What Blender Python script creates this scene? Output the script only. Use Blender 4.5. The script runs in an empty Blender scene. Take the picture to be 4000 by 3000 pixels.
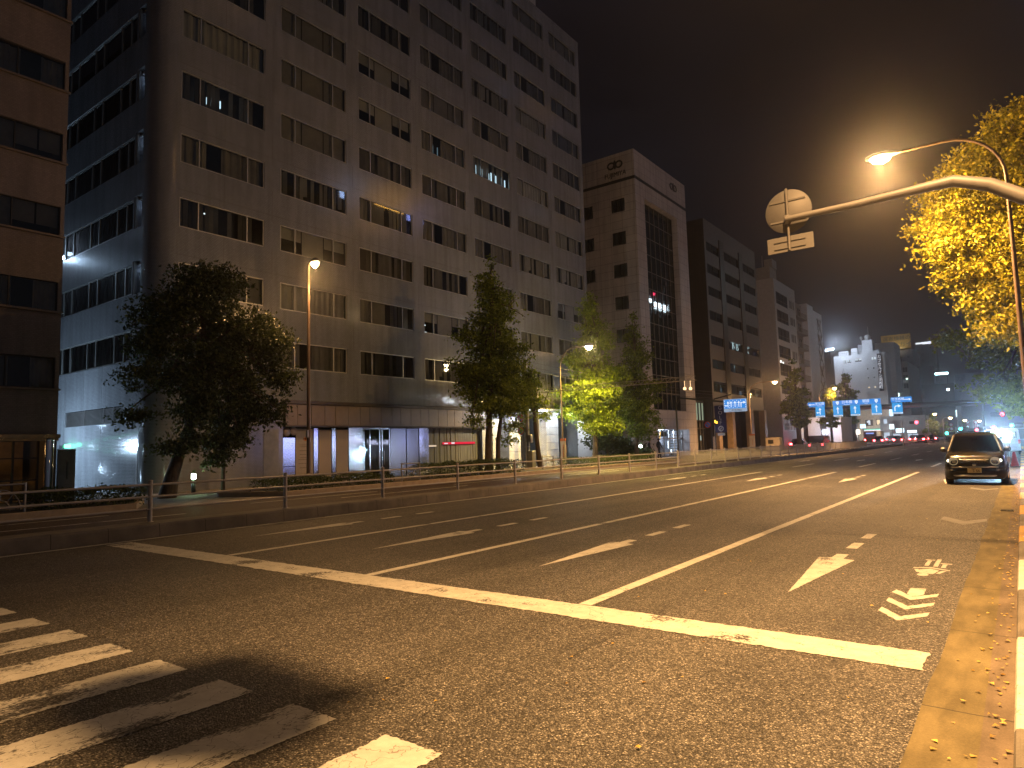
import bpy, math, random
from mathutils import Vector, Matrix, noise as mnoise
RND = random.Random(11)
SC = bpy.context.scene
COL = SC.collection
PI = math.pi

# ------------------------------------------------------------------ mesh builder
class MB:
    def __init__(s):
        s.v, s.f, s.m, s.sm = [], [], [], []
    def add(s, vs, fs, mi=0, smooth=False):
        b = len(s.v)
        s.v += [tuple(p) for p in vs]
        for f in fs:
            s.f.append(tuple(b + i for i in f)); s.m.append(mi); s.sm.append(smooth)
    def quad(s, a, b, c, d, mi=0):
        s.add([a, b, c, d], [(0, 1, 2, 3)], mi)
    def box(s, x0, x1, y0, y1, z0, z1, mi=0, bev=0.0):
        if x0 > x1: x0, x1 = x1, x0
        if y0 > y1: y0, y1 = y1, y0
        if z0 > z1: z0, z1 = z1, z0
        if bev <= 0:
            vs = [(x, y, z) for z in (z0, z1) for y in (y0, y1) for x in (x0, x1)]
            s.add(vs, [(0, 2, 3, 1), (4, 5, 7, 6), (0, 1, 5, 4), (2, 6, 7, 3), (0, 4, 6, 2), (1, 3, 7, 5)], mi)
            return
        b = min(bev, (x1-x0)/2.01, (y1-y0)/2.01, (z1-z0)/2.01)
        vs = []; idx = {}
        for ix, (x, sx) in enumerate(((x0, 1), (x1, -1))):
            for iy, (y, sy) in enumerate(((y0, 1), (y1, -1))):
                for iz, (z, sz) in enumerate(((z0, 1), (z1, -1))):
                    for ax in range(3):
                        p = [x + sx*b, y + sy*b, z + sz*b]
                        p[ax] = (x, y, z)[ax]
                        idx[ix, iy, iz, ax] = len(vs); vs.append(tuple(p))
        fs = []
        I = idx
        for k in (0, 1):
            fs.append((I[k,0,0,0], I[k,0,1,0], I[k,1,1,0], I[k,1,0,0]) if k == 0 else (I[k,0,0,0], I[k,1,0,0], I[k,1,1,0], I[k,0,1,0]))
            fs.append((I[0,k,0,1], I[1,k,0,1], I[1,k,1,1], I[0,k,1,1]) if k == 0 else (I[0,k,0,1], I[0,k,1,1], I[1,k,1,1], I[1,k,0,1]))
            fs.append((I[0,0,k,2], I[0,1,k,2], I[1,1,k,2], I[1,0,k,2]) if k == 0 else (I[0,0,k,2], I[1,0,k,2], I[1,1,k,2], I[0,1,k,2]))
            for j in (0, 1):
                fs.append((I[k,j,0,0], I[k,j,1,0], I[k,j,1,1], I[k,j,0,1]))
                fs.append((I[k,0,j,0], I[k,1,j,0], I[k,1,j,2], I[k,0,j,2]))
                fs.append((I[0,k,j,1], I[1,k,j,1], I[1,k,j,2], I[0,k,j,2]))
                for l in (0, 1):
                    fs.append((I[k,j,l,0], I[k,j,l,1], I[k,j,l,2]))
        s.add(vs, fs, mi)
    def tube(s, pts, rads, n=10, mi=0, cap=True, smooth=True):
        pts = [Vector(p) for p in pts]
        if not isinstance(rads, (list, tuple)): rads = [rads]*len(pts)
        ring = []
        up = None
        for i, p in enumerate(pts):
            d = (pts[min(i+1, len(pts)-1)] - pts[max(i-1, 0)]).normalized()
            if up is None:
                up = Vector((0, 0, 1)) if abs(d.z) < .9 else Vector((1, 0, 0))
            a = d.cross(up)
            if a.length < 1e-4: a = d.cross(Vector((0, 1, 0)))
            a.normalize(); b = a.cross(d).normalized(); up = b
            ring.append([p + (a*math.cos(2*PI*k/n) + b*math.sin(2*PI*k/n))*rads[i] for k in range(n)])
        vs = [q for r in ring for q in r]
        fs = []
        for i in range(len(pts)-1):
            for k in range(n):
                fs.append((i*n+k, i*n+(k+1) % n, (i+1)*n+(k+1) % n, (i+1)*n+k))
        s.add(vs, fs, mi, smooth)
        if cap:
            s.add(ring[0], [tuple(range(n))], mi); s.add(ring[-1], [tuple(range(n-1, -1, -1))], mi)
    def lathe(s, c, prof, n=16, mi=0, axis='z', smooth=True):
        # prof: (r, h) pairs
        vs, fs = [], []
        for r, h in prof:
            for k in range(n):
                a = 2*PI*k/n
                q = (r*math.cos(a), r*math.sin(a), h)
                if axis == 'y': q = (q[0], h, q[1])
                if axis == 'x': q = (h, q[0], q[1])
                vs.append((c[0]+q[0], c[1]+q[1], c[2]+q[2]))
        for i in range(len(prof)-1):
            for k in range(n):
                fs.append((i*n+k, i*n+(k+1) % n, (i+1)*n+(k+1) % n, (i+1)*n+k))
        fs.append(tuple(range(n-1, -1, -1))); m = (len(prof)-1)*n
        fs.append(tuple(m+k for k in range(n)))
        s.add(vs, fs, mi, smooth)
    def prism(s, poly, f, d0, d1, mi=0):
        # poly in (u, v); f(u, v, d) -> point
        n = len(poly)
        vs = [f(u, v, d0) for u, v in poly] + [f(u, v, d1) for u, v in poly]
        fs = [tuple(range(n-1, -1, -1)), tuple(range(n, 2*n))]
        fs += [(k, (k+1) % n, n+(k+1) % n, n+k) for k in range(n)]
        s.add(vs, fs, mi)
    def build(s, name, mats, parent=None, loc=None):
        me = bpy.data.meshes.new(name)
        me.from_pydata(s.v, [], s.f)
        if not isinstance(mats, (list, tuple)): mats = [mats]
        for m in mats: me.materials.append(m)
        me.polygons.foreach_set('material_index', s.m)
        me.polygons.foreach_set('use_smooth', s.sm)
        me.update()
        o = bpy.data.objects.new(name, me)
        COL.objects.link(o)
        if loc is not None: o.location = loc
        if parent is not None: o.parent = parent
        return o

def tag(o, label=None, cat=None, group=None, kind=None):
    if label: o['label'] = label
    if cat: o['category'] = cat
    if group: o['group'] = group
    if kind: o['kind'] = kind
    return o
def thing(name, label, cat, loc=(0, 0, 0), group=None, rz=0):
    o = bpy.data.objects.new(name, None); COL.objects.link(o)
    o.empty_display_size = .3
    o.location = loc; o.rotation_euler = (0, 0, rz)
    return tag(o, label, cat, group)
KIDS = {}
def copy_tree(o, parent=None):
    c = o.copy(); COL.objects.link(c)
    c.parent = parent
    for ch in list(o.children): copy_tree(ch, c)
    return c
def text(body, size, m, parent, loc, rot=(PI/2, 0, 0), name='lettering', ext=.01, align='CENTER', sx=1.0, vertical=False, gap=1.0):
    cu = bpy.data.curves.new(name, 'FONT')
    cu.body = '\n'.join(body) if vertical else body
    cu.size = size; cu.extrude = ext; cu.align_x = align; cu.align_y = 'CENTER'; cu.resolution_u = 2
    cu.space_line = gap
    t = bpy.data.objects.new(name + '_curve', cu); COL.objects.link(t)
    dg = bpy.context.evaluated_depsgraph_get()
    me = bpy.data.meshes.new_from_object(t.evaluated_get(dg))
    bpy.data.objects.remove(t)
    me.materials.clear(); me.materials.append(m)
    o = bpy.data.objects.new(name, me); COL.objects.link(o)
    o.location = loc; o.rotation_euler = rot; o.scale = (sx, 1, 1)
    if parent is not None: o.parent = parent
    return o
FACE_X = (PI/2, 0, PI/2)      # lettering on a wall that faces the road (+X)
FACE_Y = (PI/2, 0, 0)         # lettering that faces the camera side (-Y)

# ------------------------------------------------------------------ materials
MATS = {}
def newmat(name):
    m = bpy.data.materials.new(name); m.use_nodes = True
    nt = m.node_tree; nt.nodes.clear()
    out = nt.nodes.new('ShaderNodeOutputMaterial')
    MATS[name] = m
    return m, nt, out
class N:
    """tiny node helper"""
    def __init__(s, nt): s.nt = nt
    def __call__(s, typ, ins=None, **kw):
        n = s.nt.nodes.new(typ)
        for k, v in kw.items(): setattr(n, k, v)
        if ins:
            for k, v in ins.items():
                if hasattr(v, 'links') or isinstance(v, bpy.types.NodeSocket): s.nt.links.new(v, n.inputs[k])
                else: n.inputs[k].default_value = v
        return n
    def link(s, a, b): s.nt.links.new(a, b)
    def ramp(s, fac, stops, interp='LINEAR'):
        r = s('ShaderNodeValToRGB'); r.color_ramp.interpolation = interp
        e = r.color_ramp.elements
        while len(e) < len(stops): e.new(.5)
        for el, (p, c) in zip(e, stops):
            el.position = p
            el.color = (c, c, c, 1) if isinstance(c, (int, float)) else (*c, 1)
        if fac is not None: s.link(fac, r.inputs[0])
        return r.outputs[0]
    def mix(s, f, a, b, mode='MIX'):
        n = s('ShaderNodeMix', data_type='RGBA', blend_type=mode)
        for ix, v in ((0, f), (6, a), (7, b)):
            sock = n.inputs[ix]
            if isinstance(v, bpy.types.NodeSocket): s.link(v, sock)
            elif isinstance(v, (tuple, list)): sock.default_value = (*v[:3], 1)
            elif ix == 0: sock.default_value = v
            else: sock.default_value = (v, v, v, 1)
        return n.outputs[2]
    def math(s, op, a, b=0.0, c=None):
        n = s('ShaderNodeMath', operation=op)
        for i, v in enumerate((a, b, c)):
            if v is None: continue
            if isinstance(v, bpy.types.NodeSocket): s.link(v, n.inputs[i])
            else: n.inputs[i].default_value = v
        return n.outputs[0]
def principled(n, out, col, rough=.6, metal=0.0, spec=.5, normal=None, **kw):
    p = n('ShaderNodeBsdfPrincipled')
    for k, v in (('Base Color', col), ('Roughness', rough), ('Metallic', metal), ('Specular IOR Level', spec)):
        if isinstance(v, bpy.types.NodeSocket): n.link(v, p.inputs[k])
        elif isinstance(v, (tuple, list)): p.inputs[k].default_value = (*v[:3], 1)
        else: p.inputs[k].default_value = v
    for k, v in kw.items(): p.inputs[k].default_value = v
    if normal is not None: n.link(normal, p.inputs['Normal'])
    n.link(p.outputs[0], out.inputs[0])
    return p
def bump(n, h, strength=.3, dist=.01):
    b = n('ShaderNodeBump', {'Strength': strength, 'Distance': dist})
    n.link(h, b.inputs['Height'])
    return b.outputs[0]
def simple(name, col, rough=.6, metal=0.0, spec=.5, var=.25, scale=3.0, bstr=0.0, bscale=40.0, rvar=.1):
    m, nt, out = newmat(name); n = N(nt)
    tc = n('ShaderNodeTexCoord')
    a = n('ShaderNodeTexNoise', {'Vector': tc.outputs['Object'], 'Scale': scale, 'Detail': 6.0, 'Roughness': .65})
    c = n.mix(n.ramp(a.outputs[0], [(.3, 0.0), (.72, 1.0)]), tuple(x*(1-var) for x in col), tuple(min(1, x*(1+var)) for x in col))
    r = n.math('MULTIPLY_ADD', a.outputs[0], rvar*2, rough-rvar)
    nor = None
    if bstr:
        b = n('ShaderNodeTexNoise', {'Vector': tc.outputs['Object'], 'Scale': bscale, 'Detail': 3.0})
        nor = bump(n, b.outputs[0], bstr, .01)
    principled(n, out, c, r, metal, spec, nor)
    return m
def emit(name, col, strength):
    m, nt, out = newmat(name); n = N(nt)
    e = n('ShaderNodeEmission', {'Color': (*col, 1), 'Strength': strength})
    n.link(e.outputs[0], out.inputs[0])
    return m
def glass(name, tint=(.85, .9, .9), clear=.9, rough=.03):
    m, nt, out = newmat(name); n = N(nt)
    t = n('ShaderNodeBsdfTransparent', {'Color': (*[x*clear for x in tint], 1)})
    g = n('ShaderNodeBsdfGlossy', {'Color': (.9, .93, .95, 1), 'Roughness': rough})
    f = n('ShaderNodeFresnel', {'IOR': 1.6})
    mx = n('ShaderNodeMixShader')
    n.link(f.outputs[0], mx.inputs[0]); n.link(t.outputs[0], mx.inputs[1]); n.link(g.outputs[0], mx.inputs[2])
    n.link(mx.outputs[0], out.inputs[0])
    return m

def asphalt(name, lo=.03, hi=.17, tint=(1, .95, .87)):
    m, nt, out = newmat(name); n = N(nt)
    tc = n('ShaderNodeTexCoord'); P = tc.outputs['Object']
    v = n('ShaderNodeTexVoronoi', {'Vector': P, 'Scale': 82.0, 'Randomness': 1.0})
    sep = n('ShaderNodeSeparateColor', {'Color': v.outputs['Color']})
    big = n('ShaderNodeTexNoise', {'Vector': P, 'Scale': .45, 'Detail': 5.0, 'Roughness': .6})
    med = n('ShaderNodeTexNoise', {'Vector': P, 'Scale': 9.0, 'Detail': 4.0})
    c = n.ramp(sep.outputs[0], [(0, lo), (.55, (lo+hi)*.42), (.85, hi*.8), (1, hi*1.7)])
    c = n.mix(1.0, c, n.ramp(v.outputs['Distance'], [(.25, 1.0), (.6, .4)]), 'MULTIPLY')
    c = n.mix(1.0, c, n.ramp(big.outputs[0], [(.3, .78), (.7, 1.15)]), 'MULTIPLY')
    c = n.mix(1.0, c, n.ramp(med.outputs[0], [(.3, .8), (.7, 1.15)]), 'MULTIPLY')
    trk = n('ShaderNodeMapping', {'Vector': P, 'Scale': (1.1, .05, 1)})
    tn = n('ShaderNodeTexNoise', {'Vector': trk.outputs[0], 'Scale': 1.0, 'Detail': 5.0, 'Roughness': .6})
    c = n.mix(1.0, c, n.ramp(tn.outputs[0], [(.3, .72), (.68, 1.2)]), 'MULTIPLY')
    pat = n('ShaderNodeTexNoise', {'Vector': P, 'Scale': .16, 'Detail': 2.0})
    c = n.mix(1.0, c, n.ramp(pat.outputs[0], [(.40, .86), (.43, 1.04)]), 'MULTIPLY')
    # lengthwise seams and hairline cracks in the paving
    sx = n('ShaderNodeSeparateXYZ', {'Vector': P})
    wob = n('ShaderNodeTexNoise', {'Vector': P, 'Scale': 2.2, 'Detail': 5.0})
    xx = n.math('MULTIPLY_ADD', wob.outputs[0], .12, sx.outputs[0])
    for x0 in (-2.95, -6.1, -9.9):
        d = n.math('ABSOLUTE', n.math('SUBTRACT', xx, x0))
        k = n.math('LESS_THAN', d, .006)
        brk = n('ShaderNodeTexNoise', {'Vector': P, 'Scale': 1.3})
        k = n.math('MULTIPLY', k, n.math('GREATER_THAN', brk.outputs[0], .47))
        c = n.mix(n.math('MULTIPLY', k, .75), c, (.012, .012, .012))
    c = n.mix(1.0, c, tint, 'MULTIPLY')
    h = n.math('MULTIPLY_ADD', v.outputs['Distance'], -1.0, n.math('MULTIPLY', sep.outputs[1], .6))
    r = n.math('MULTIPLY_ADD', sep.outputs[2], .25, .5)
    principled(n, out, c, r, 0, .35, bump(n, h, .8, .008))
    return m
def paint(name, col=(.72, .71, .68), wear=.5, streak=False, base=(.055, .053, .05)):
    m, nt, out = newmat(name); n = N(nt)
    tc = n('ShaderNodeTexCoord'); P = tc.outputs['Object']
    mp = n('ShaderNodeMapping', {'Vector': P, 'Scale': (1.0, 1.0, 1.0) if not streak else (2.2, .8, 1)})
    a = n('ShaderNodeTexNoise', {'Vector': mp.outputs[0], 'Scale': 1.6, 'Detail': 3.0})
    b = n('ShaderNodeTexNoise', {'Vector': mp.outputs[0], 'Scale': 28.0, 'Detail': 8.0, 'Roughness': .75})
    s = n.math('ADD', n.math('MULTIPLY', a.outputs[0], .9), n.math('MULTIPLY', b.outputs[0], .75))
    mask = n.ramp(s, [(wear+.0, 1.0), (wear+.035, 0.0)])
    wv = n('ShaderNodeTexNoise', {'Vector': P, 'Scale': 3.0, 'Detail': 4.0})
    warp = n('ShaderNodeVectorMath', {0: P, 1: wv.outputs['Color']}, operation='ADD')
    vo = n('ShaderNodeTexVoronoi', {'Vector': warp.outputs[0], 'Scale': 2.6}, feature='DISTANCE_TO_EDGE')
    crack = n.math('MULTIPLY', n.math('LESS_THAN', vo.outputs['Distance'], .010), n.math('GREATER_THAN', a.outputs[0], .5))
    dirt = n('ShaderNodeTexNoise', {'Vector': P, 'Scale': 5.0, 'Detail': 7.0, 'Roughness': .7})
    c = n.mix(n.ramp(dirt.outputs[0], [(.35, 0.0), (.7, 1.0)]), tuple(x*.72 for x in col), col)
    c = n.mix(n.math('MULTIPLY', crack, .6), c, base)
    v = n('ShaderNodeTexVoronoi', {'Vector': P, 'Scale': 75.0})
    sp = n('ShaderNodeSeparateColor', {'Color': v.outputs['Color']})
    asp = n.ramp(sp.outputs[0], [(0, .02), (.6, .06), (1, .2)])
    c = n.mix(mask, c, asp)
    principled(n, out, c, .62, 0, .3, bump(n, b.outputs[0], .35, .006))
    return m
def concrete(name, col=(.3, .28, .25), joint=None, rough=.8):
    """joint: metres between joints along Y"""
    m, nt, out = newmat(name); n = N(nt)
    tc = n('ShaderNodeTexCoord'); P = tc.outputs['Object']
    a = n('ShaderNodeTexNoise', {'Vector': P, 'Scale': 1.1, 'Detail': 8.0, 'Roughness': .68})
    b = n('ShaderNodeTexNoise', {'Vector': P, 'Scale': 85.0, 'Detail': 4.0, 'Roughness': .7})
    st = n('ShaderNodeMapping', {'Vector': P, 'Scale': (5, 1.2, .5)})
    d = n('ShaderNodeTexNoise', {'Vector': st.outputs[0], 'Scale': 1.5, 'Detail': 6.0})
    c = n.mix(n.ramp(a.outputs[0], [(.3, 0.0), (.7, 1.0)]), tuple(x*.66 for x in col), tuple(x*1.12 for x in col))
    c = n.mix(1.0, c, n.ramp(b.outputs[0], [(.3, .75), (.62, 1.0), (.75, 1.5)]), 'MULTIPLY')
    c = n.mix(1.0, c, n.ramp(d.outputs[0], [(.35, .7), (.6, 1.05)]), 'MULTIPLY')
    h = b.outputs[0]
    if joint:
        sx = n('ShaderNodeSeparateXYZ', {'Vector': P})
        w = n('ShaderNodeTexNoise', {'Vector': P, 'Scale': 6.0, 'Detail': 4.0})
        yy = n.math('MULTIPLY_ADD', w.outputs[0], .03, sx.outputs[1])
        fr = n.math('FRACT', n.math('DIVIDE', n.math('ADD', yy, 100.0), joint))
        k = n.math('LESS_THAN', fr, .014/joint)
        c = n.mix(n.math('MULTIPLY', k, .85), c, (.03, .028, .025))
    principled(n, out, c, rough, 0, .3, bump(n, h, .3, .006))
    return m
def tiles(name, col, mort, tw, th, rough=.25, off=.5, msize=.012, bstr=.5, vary=.12, spec=.6, gloss_noise=.0):
    """wall tiles on walls of either direction: u = x + y, v = z"""
    m, nt, out = newmat(name); n = N(nt)
    tc = n('ShaderNodeTexCoord'); P = tc.outputs['Object']
    sx = n('ShaderNodeSeparateXYZ', {'Vector': P})
    u = n.math('ADD', sx.outputs[0], sx.outputs[1])
    uv = n('ShaderNodeCombineXYZ', {0: u, 1: sx.outputs[2]})
    br = n('ShaderNodeTexBrick', {'Vector': uv.outputs[0], 'Color1': (*[x*(1-vary) for x in col], 1), 'Color2': (*[min(1, x*(1+vary)) for x in col], 1),
           'Mortar': (*mort, 1), 'Scale': 1.0, 'Mortar Size': msize, 'Mortar Smooth': .2, 'Brick Width': tw, 'Row Height': th}, offset=off)
    a = n('ShaderNodeTexNoise', {'Vector': P, 'Scale': .35, 'Detail': 6.0, 'Roughness': .6})
    st = n('ShaderNodeMapping', {'Vector': P, 'Scale': (3, 3, .25)})
    d = n('ShaderNodeTexNoise', {'Vector': st.outputs[0], 'Scale': 1.0, 'Detail': 5.0})
    c = n.mix(1.0, br.outputs[0], n.ramp(a.outputs[0], [(.3, .82), (.7, 1.1)]), 'MULTIPLY')
    c = n.mix(1.0, c, n.ramp(d.outputs[0], [(.3, .8), (.6, 1.03)]), 'MULTIPLY')
    g = n('ShaderNodeTexNoise', {'Vector': P, 'Scale': 1/max(th, .02)*.9, 'Detail': 1.0})
    h = n.math('ADD', n.math('MULTIPLY', br.outputs[1], -1.0), n.math('MULTIPLY', g.outputs[0], gloss_noise))
    principled(n, out, c, rough, 0, spec, bump(n, h, bstr, .012))
    return m
def leafmat(name, c1, c2, trans=.35):
    m, nt, out = newmat(name); n = N(nt)
    g = n('ShaderNodeNewGeometry')
    c = n.ramp(g.outputs['Random Per Island'], [(0, c1), (.7, c2), (1, tuple(x*1.35 for x in c2))])
    p = n('ShaderNodeBsdfPrincipled', {'Base Color': c, 'Roughness': .5, 'Specular IOR Level': .35})
    t = n('ShaderNodeBsdfTranslucent', {'Color': c})
    mx = n('ShaderNodeMixShader', {0: trans})
    n.link(p.outputs[0], mx.inputs[1]); n.link(t.outputs[0], mx.inputs[2]); n.link(mx.outputs[0], out.inputs[0])
    return m
def bark(name, col=(.09, .07, .05)):
    m, nt, out = newmat(name); n = N(nt)
    tc = n('ShaderNodeTexCoord')
    mp = n('ShaderNodeMapping', {'Vector': tc.outputs['Object'], 'Scale': (9, 9, 2)})
    a = n('ShaderNodeTexNoise', {'Vector': mp.outputs[0], 'Scale': 2.0, 'Detail': 7.0, 'Roughness': .7})
    c = n.mix(n.ramp(a.outputs[0], [(.3, 0.0), (.7, 1.0)]), tuple(x*.45 for x in col), tuple(x*1.5 for x in col))
    principled(n, out, c, .85, 0, .2, bump(n, a.outputs[0], .8, .03))
    return m

ASPH = asphalt('asphalt', .035, .29)
ASPH2 = asphalt('side_asphalt', .03, .13, (1, .95, .9))
PAINT = paint('road_paint', (.66, .65, .60), wear=.655)
PAINT_WORN = paint('worn_crosswalk_paint', (.62, .62, .60), wear=.755, streak=True)
PAINT_FAINT = paint('faint_grey_paint', (.25, .25, .25), wear=.6)
KERB = concrete('kerb_concrete', (.24, .22, .19), 2.0)
APRON = concrete('gutter_concrete', (.21, .175, .09), 2.02)
PAVE = tiles('pavers', (.24, .22, .19), (.1, .09, .08), .3, .3, .8, 0, .01, .2, .15, .3)
BIKE = asphalt('brown_cycle_track', .10, .22, (.62, .40, .28))
YEL = paint('yellow_kerb_paint', (.78, .42, .03), wear=.60)
WHT = paint('white_kerb_paint', (.78, .76, .70), wear=.59)
WTILE = tiles('white_glazed_tile', (.26, .272, .29), (.11, .115, .125), .11, .055, .17, .5, .0045, .30, .05, .55, .35)
WTILE2 = tiles('large_white_tile', (.55, .55, .55), (.14, .14, .14), .22, .075, .15, .5, .007, .4, .06, .6, .3)
PTILE = tiles('pink_brown_tile', (.21, .175, .17), (.16, .13, .12), .1, .06, .5, .5, .006, .25, .1, .4)
GRAN = tiles('beige_granite', (.46, .41, .38), (.12, .1, .085), 1.2, .75, .4, 0, .012, .15, .06, .4)
DARK = tiles('dark_stone', (.045, .036, .03), (.02, .02, .02), .9, .6, .35, 0, .01, .15, .15, .5)
DGREY = simple('grey_spandrel', (.13, .12, .115), .5)
GREY = simple('grey_plaster', (.34, .33, .31), .75, var=.15)
LGREY = simple('light_plaster', (.5, .5, .49), .75, var=.12)
WPLAS = simple('white_plaster', (.66, .66, .68), .75, var=.08, scale=.6)
FRAME = simple('aluminium_frame', (.42, .42, .40), .4, .6, var=.08)
DFRAME = simple('dark_frame', (.06, .055, .05), .4, .4)
STEEL = simple('brushed_steel', (.5, .51, .53), .16, 1.0, var=.06, scale=1.2, bstr=.06, bscale=6)
DSTEEL = simple('dark_steel_sheet', (.24, .24, .26), .2, 1.0, var=.1, scale=1.2, bstr=.06, bscale=5)
CHROME = simple('polished_steel', (.75, .75, .76), .06, 1.0, var=.02)
BRONZE = simple('bronze_panel', (.20, .16, .13), .45, .35, var=.12)
SLATS = simple('dark_slatted_wall', (.10, .095, .085), .55, var=.2, scale=2.)
INT = simple('dark_room', (.05, .05, .05), .9)
BLIND = simple('window_blind', (.5, .5, .49), .8, var=.2, scale=.8)
BLIND2 = simple('grey_curtain', (.3, .29, .28), .85, var=.3, scale=.8)
GLASS = glass('window_glass')
DGLASS = glass('tinted_glass', (.35, .42, .42), .6)
PGALV = simple('galvanised_pole', (.33, .32, .31), .45, .5, var=.15)
PRAIL = simple('beige_rail_paint', (.40, .365, .33), .4, 0, var=.08)
PBROWN = simple('brown_pole_paint', (.16, .11, .08), .4, .1)
PDARKB = simple('dark_brown_pole', (.07, .05, .035), .5)
ARMG = simple('grey_arm_paint', (.17, .165, .17), .5, .1, var=.08)
DPOLE = simple('dark_pole_paint', (.035, .035, .038), .4)
SIGNBACK = simple('sign_back_aluminium', (.15, .148, .155), .6, .1, var=.06, scale=8)
LEAF_D = leafmat('dark_broad_leaf', (.02, .032, .012), (.07, .085, .025), .25)
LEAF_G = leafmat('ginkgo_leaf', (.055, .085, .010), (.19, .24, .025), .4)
LEAF_Y = leafmat('lamplit_ginkgo_leaf', (.13, .15, .010), (.42, .37, .025), .35)  # ginkgo leaf with the street lamp's brightening put into its colour
LEAF_V = leafmat('lamplit_yellow_green_leaf', (.07, .12, .008), (.22, .29, .02), .4)  # leaf colour raised and yellowed to stand for lamp light on it
LEAF_H = leafmat('hedge_leaf', (.028, .045, .014), (.08, .105, .03), .3)
BARK = bark('bark')
BLUE = emit('lit_blue_sign_face', (.03, .25, .75), 1.05)
WLIT = emit('lit_white_lettering', (.85, .92, 1.0), 1.1)
# ------------------------------------------------------------------ ground, road, pavements
def sheet(name, x0, x1, y0, y1, z, mat, step=None):
    b = MB()
    if step:
        y = y0
        while y < y1 - 1e-6:
            b.quad((x0, y, z), (x1, y, z), (x1, min(y+step, y1), z), (x0, min(y+step, y1), z)); y += step
    else:
        b.quad((x0, y0, z), (x1, y0, z), (x1, y1, z), (x0, y1, z))
    return b.build(name, mat)
tag(sheet('ground', -700, 700, -300, 1500, -.03, ASPH2), kind='structure')
road = tag(sheet('road', -14.62, -.6, -40, 520, 0, ASPH), kind='structure')
ZP = .27                                   # level of the far pavement
tag(sheet('pavement', -60, -18.9, -30, 92, ZP, PAVE), kind='structure')
tag(sheet('cycle_track', -18.9, -14.9, -30, 92, ZP, BIKE), kind='structure')
tag(sheet('side_road', -27, -15.9, 92, 520, .02, ASPH2), kind='structure')
b = MB()                                   # far kerb: face, rounded nose, top
prof = [(-14.62, -.02), (-14.64, .23), (-14.67, ZP+.003), (-15.32, ZP+.006)]
ys = [-30 + k*2.0 for k in range(76)]
vs = [(x, y, z) for y in ys for x, z in prof]
b.add(vs, [(i*4+j, i*4+j+1, (i+1)*4+j+1, (i+1)*4+j) for i in range(len(ys)-1) for j in range(3)])
k = b.build('kerb', concrete('dirty_kerb_concrete', (.20, .18, .155), 1.0)); tag(k, kind='structure')
b = MB()
for y0, y1, xs in ((-30, 2.6, (-17.9, -17.8)), (3.2, 7.3, (-17.9, -17.8)), (3.0, 8.4, (-16.35, -16.25)), (10.9, 15.6, (-17.6, -17.5)), (13.2, 19.0, (-16.5, -16.4)),
                   (19.5, 23.5, (-17.6, -17.5)), (26, 31, (-16.6, -16.5)), (30.5, 36, (-17.6, -17.5)), (38, 44, (-16.6, -16.5)), (52, 60, (-17.4, -17.2)), (58, 70, (-16.7, -16.5))):
    b.quad((xs[0], y0, ZP+.004), (xs[1], y0, ZP+.004), (xs[1], y1, ZP+.004), (xs[0], y1, ZP+.004))
tag(b.build('cycle_track_line', PAINT), kind='structure')
# near side: gutter apron, kerb with painted lengths, pavement
b = MB()
ya = [-12 + .5*i for i in range(200)]
jit = [-.63 + RND.uniform(-.012, .012) for _ in ya]
for i in range(len(ya)-1):
    b.quad((jit[i], ya[i], .008), (-.31, ya[i], .004), (-.31, ya[i+1], .004), (jit[i+1], ya[i+1], .008))
    b.quad((-.31, ya[i], .004), (-.155, ya[i], .002), (-.155, ya[i+1], .002), (-.31, ya[i+1], .004), 1)
tag(b.build('gutter', [APRON, concrete('stained_gutter_concrete', (.2, .16, .12), 2.02)]), kind='structure')
kerb2 = MB()
pk = [(-.165, -.02), (-.150, .125), (-.140, .145), (-.12, .152), (.06, .155)]
segs = [-11.4, -9.45, -7.4, -5.4, -3.4, -1.45, .55, 2.53, 4.51, 6.48, 8.41, 10.33, 12.06, 14.0, 15.95, 17.88, 19.7, 21.67, 23.6, 25.5, 27.4, 29.4, 31.3, 33.3, 35.2, 37.2, 39.1, 41.1, 43, 45, 47, 49, 51, 53, 55, 57, 59, 61, 63, 65, 75, 87]
for i in range(len(segs)-1):
    mi = 0 if i % 2 == 1 else (1 if segs[i] > 12 else 2)
    mi = {0: 0, 1: 1, 2: 2}[mi]
    if 8 < segs[i] < 9: mi = 2
    vs = [(x, y, z) for y in (segs[i], segs[i+1]) for x, z in pk]
    kerb2.add(vs, [(j, j+1, 6+j, 5+j) for j in range(4)], mi)
o = tag(kerb2.build('kerb', [KERB, YEL, WHT]), kind='structure')
tag(sheet('pavement', .06, 7, -30, 90, .15, PAVE), kind='structure')

# ------------------------------------------------------------------ painted road markings (parts of the road)
def ragged(poly, amt, step):
    out = []
    for i, (x, y) in enumerate(poly):
        x2, y2 = poly[(i+1) % len(poly)]
        L = math.hypot(x2-x, y2-y); k = max(1, int(L/step))
        for j in range(k):
            t = j/k
            d = RND.gauss(0, amt)
            out.append((x+(x2-x)*t + (y2-y)/max(L, .01)*d, y+(y2-y)*t - (x2-x)/max(L, .01)*d))
    return out
def marking(name, polys, mat=PAINT, z=.005, amt=.004, step=.05):
    b = MB()
    for p in polys:
        q = ragged(p, amt, step) if amt else p
        b.add([(x, y, z) for x, y in q], [tuple(range(len(q)))])
    return b.build(name, mat, road)
def rect(x0, x1, y0, y1): return [(x0, y0), (x1, y0), (x1, y1), (x0, y1)]
marking('stop_line', [rect(-14.2, -.70, 5.76, 6.24)], amt=.008)
for x in (-3.82, -7.21, -10.70):
    marking('lane_line', [rect(x-.075, x+.075, 6.26, 35.2)], amt=.003, step=.25)
    y = 41.0
    while y < 190:
        marking('lane_line', [rect(x-.075, x+.075, y, y+5)], amt=0); y += 11.0
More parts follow.
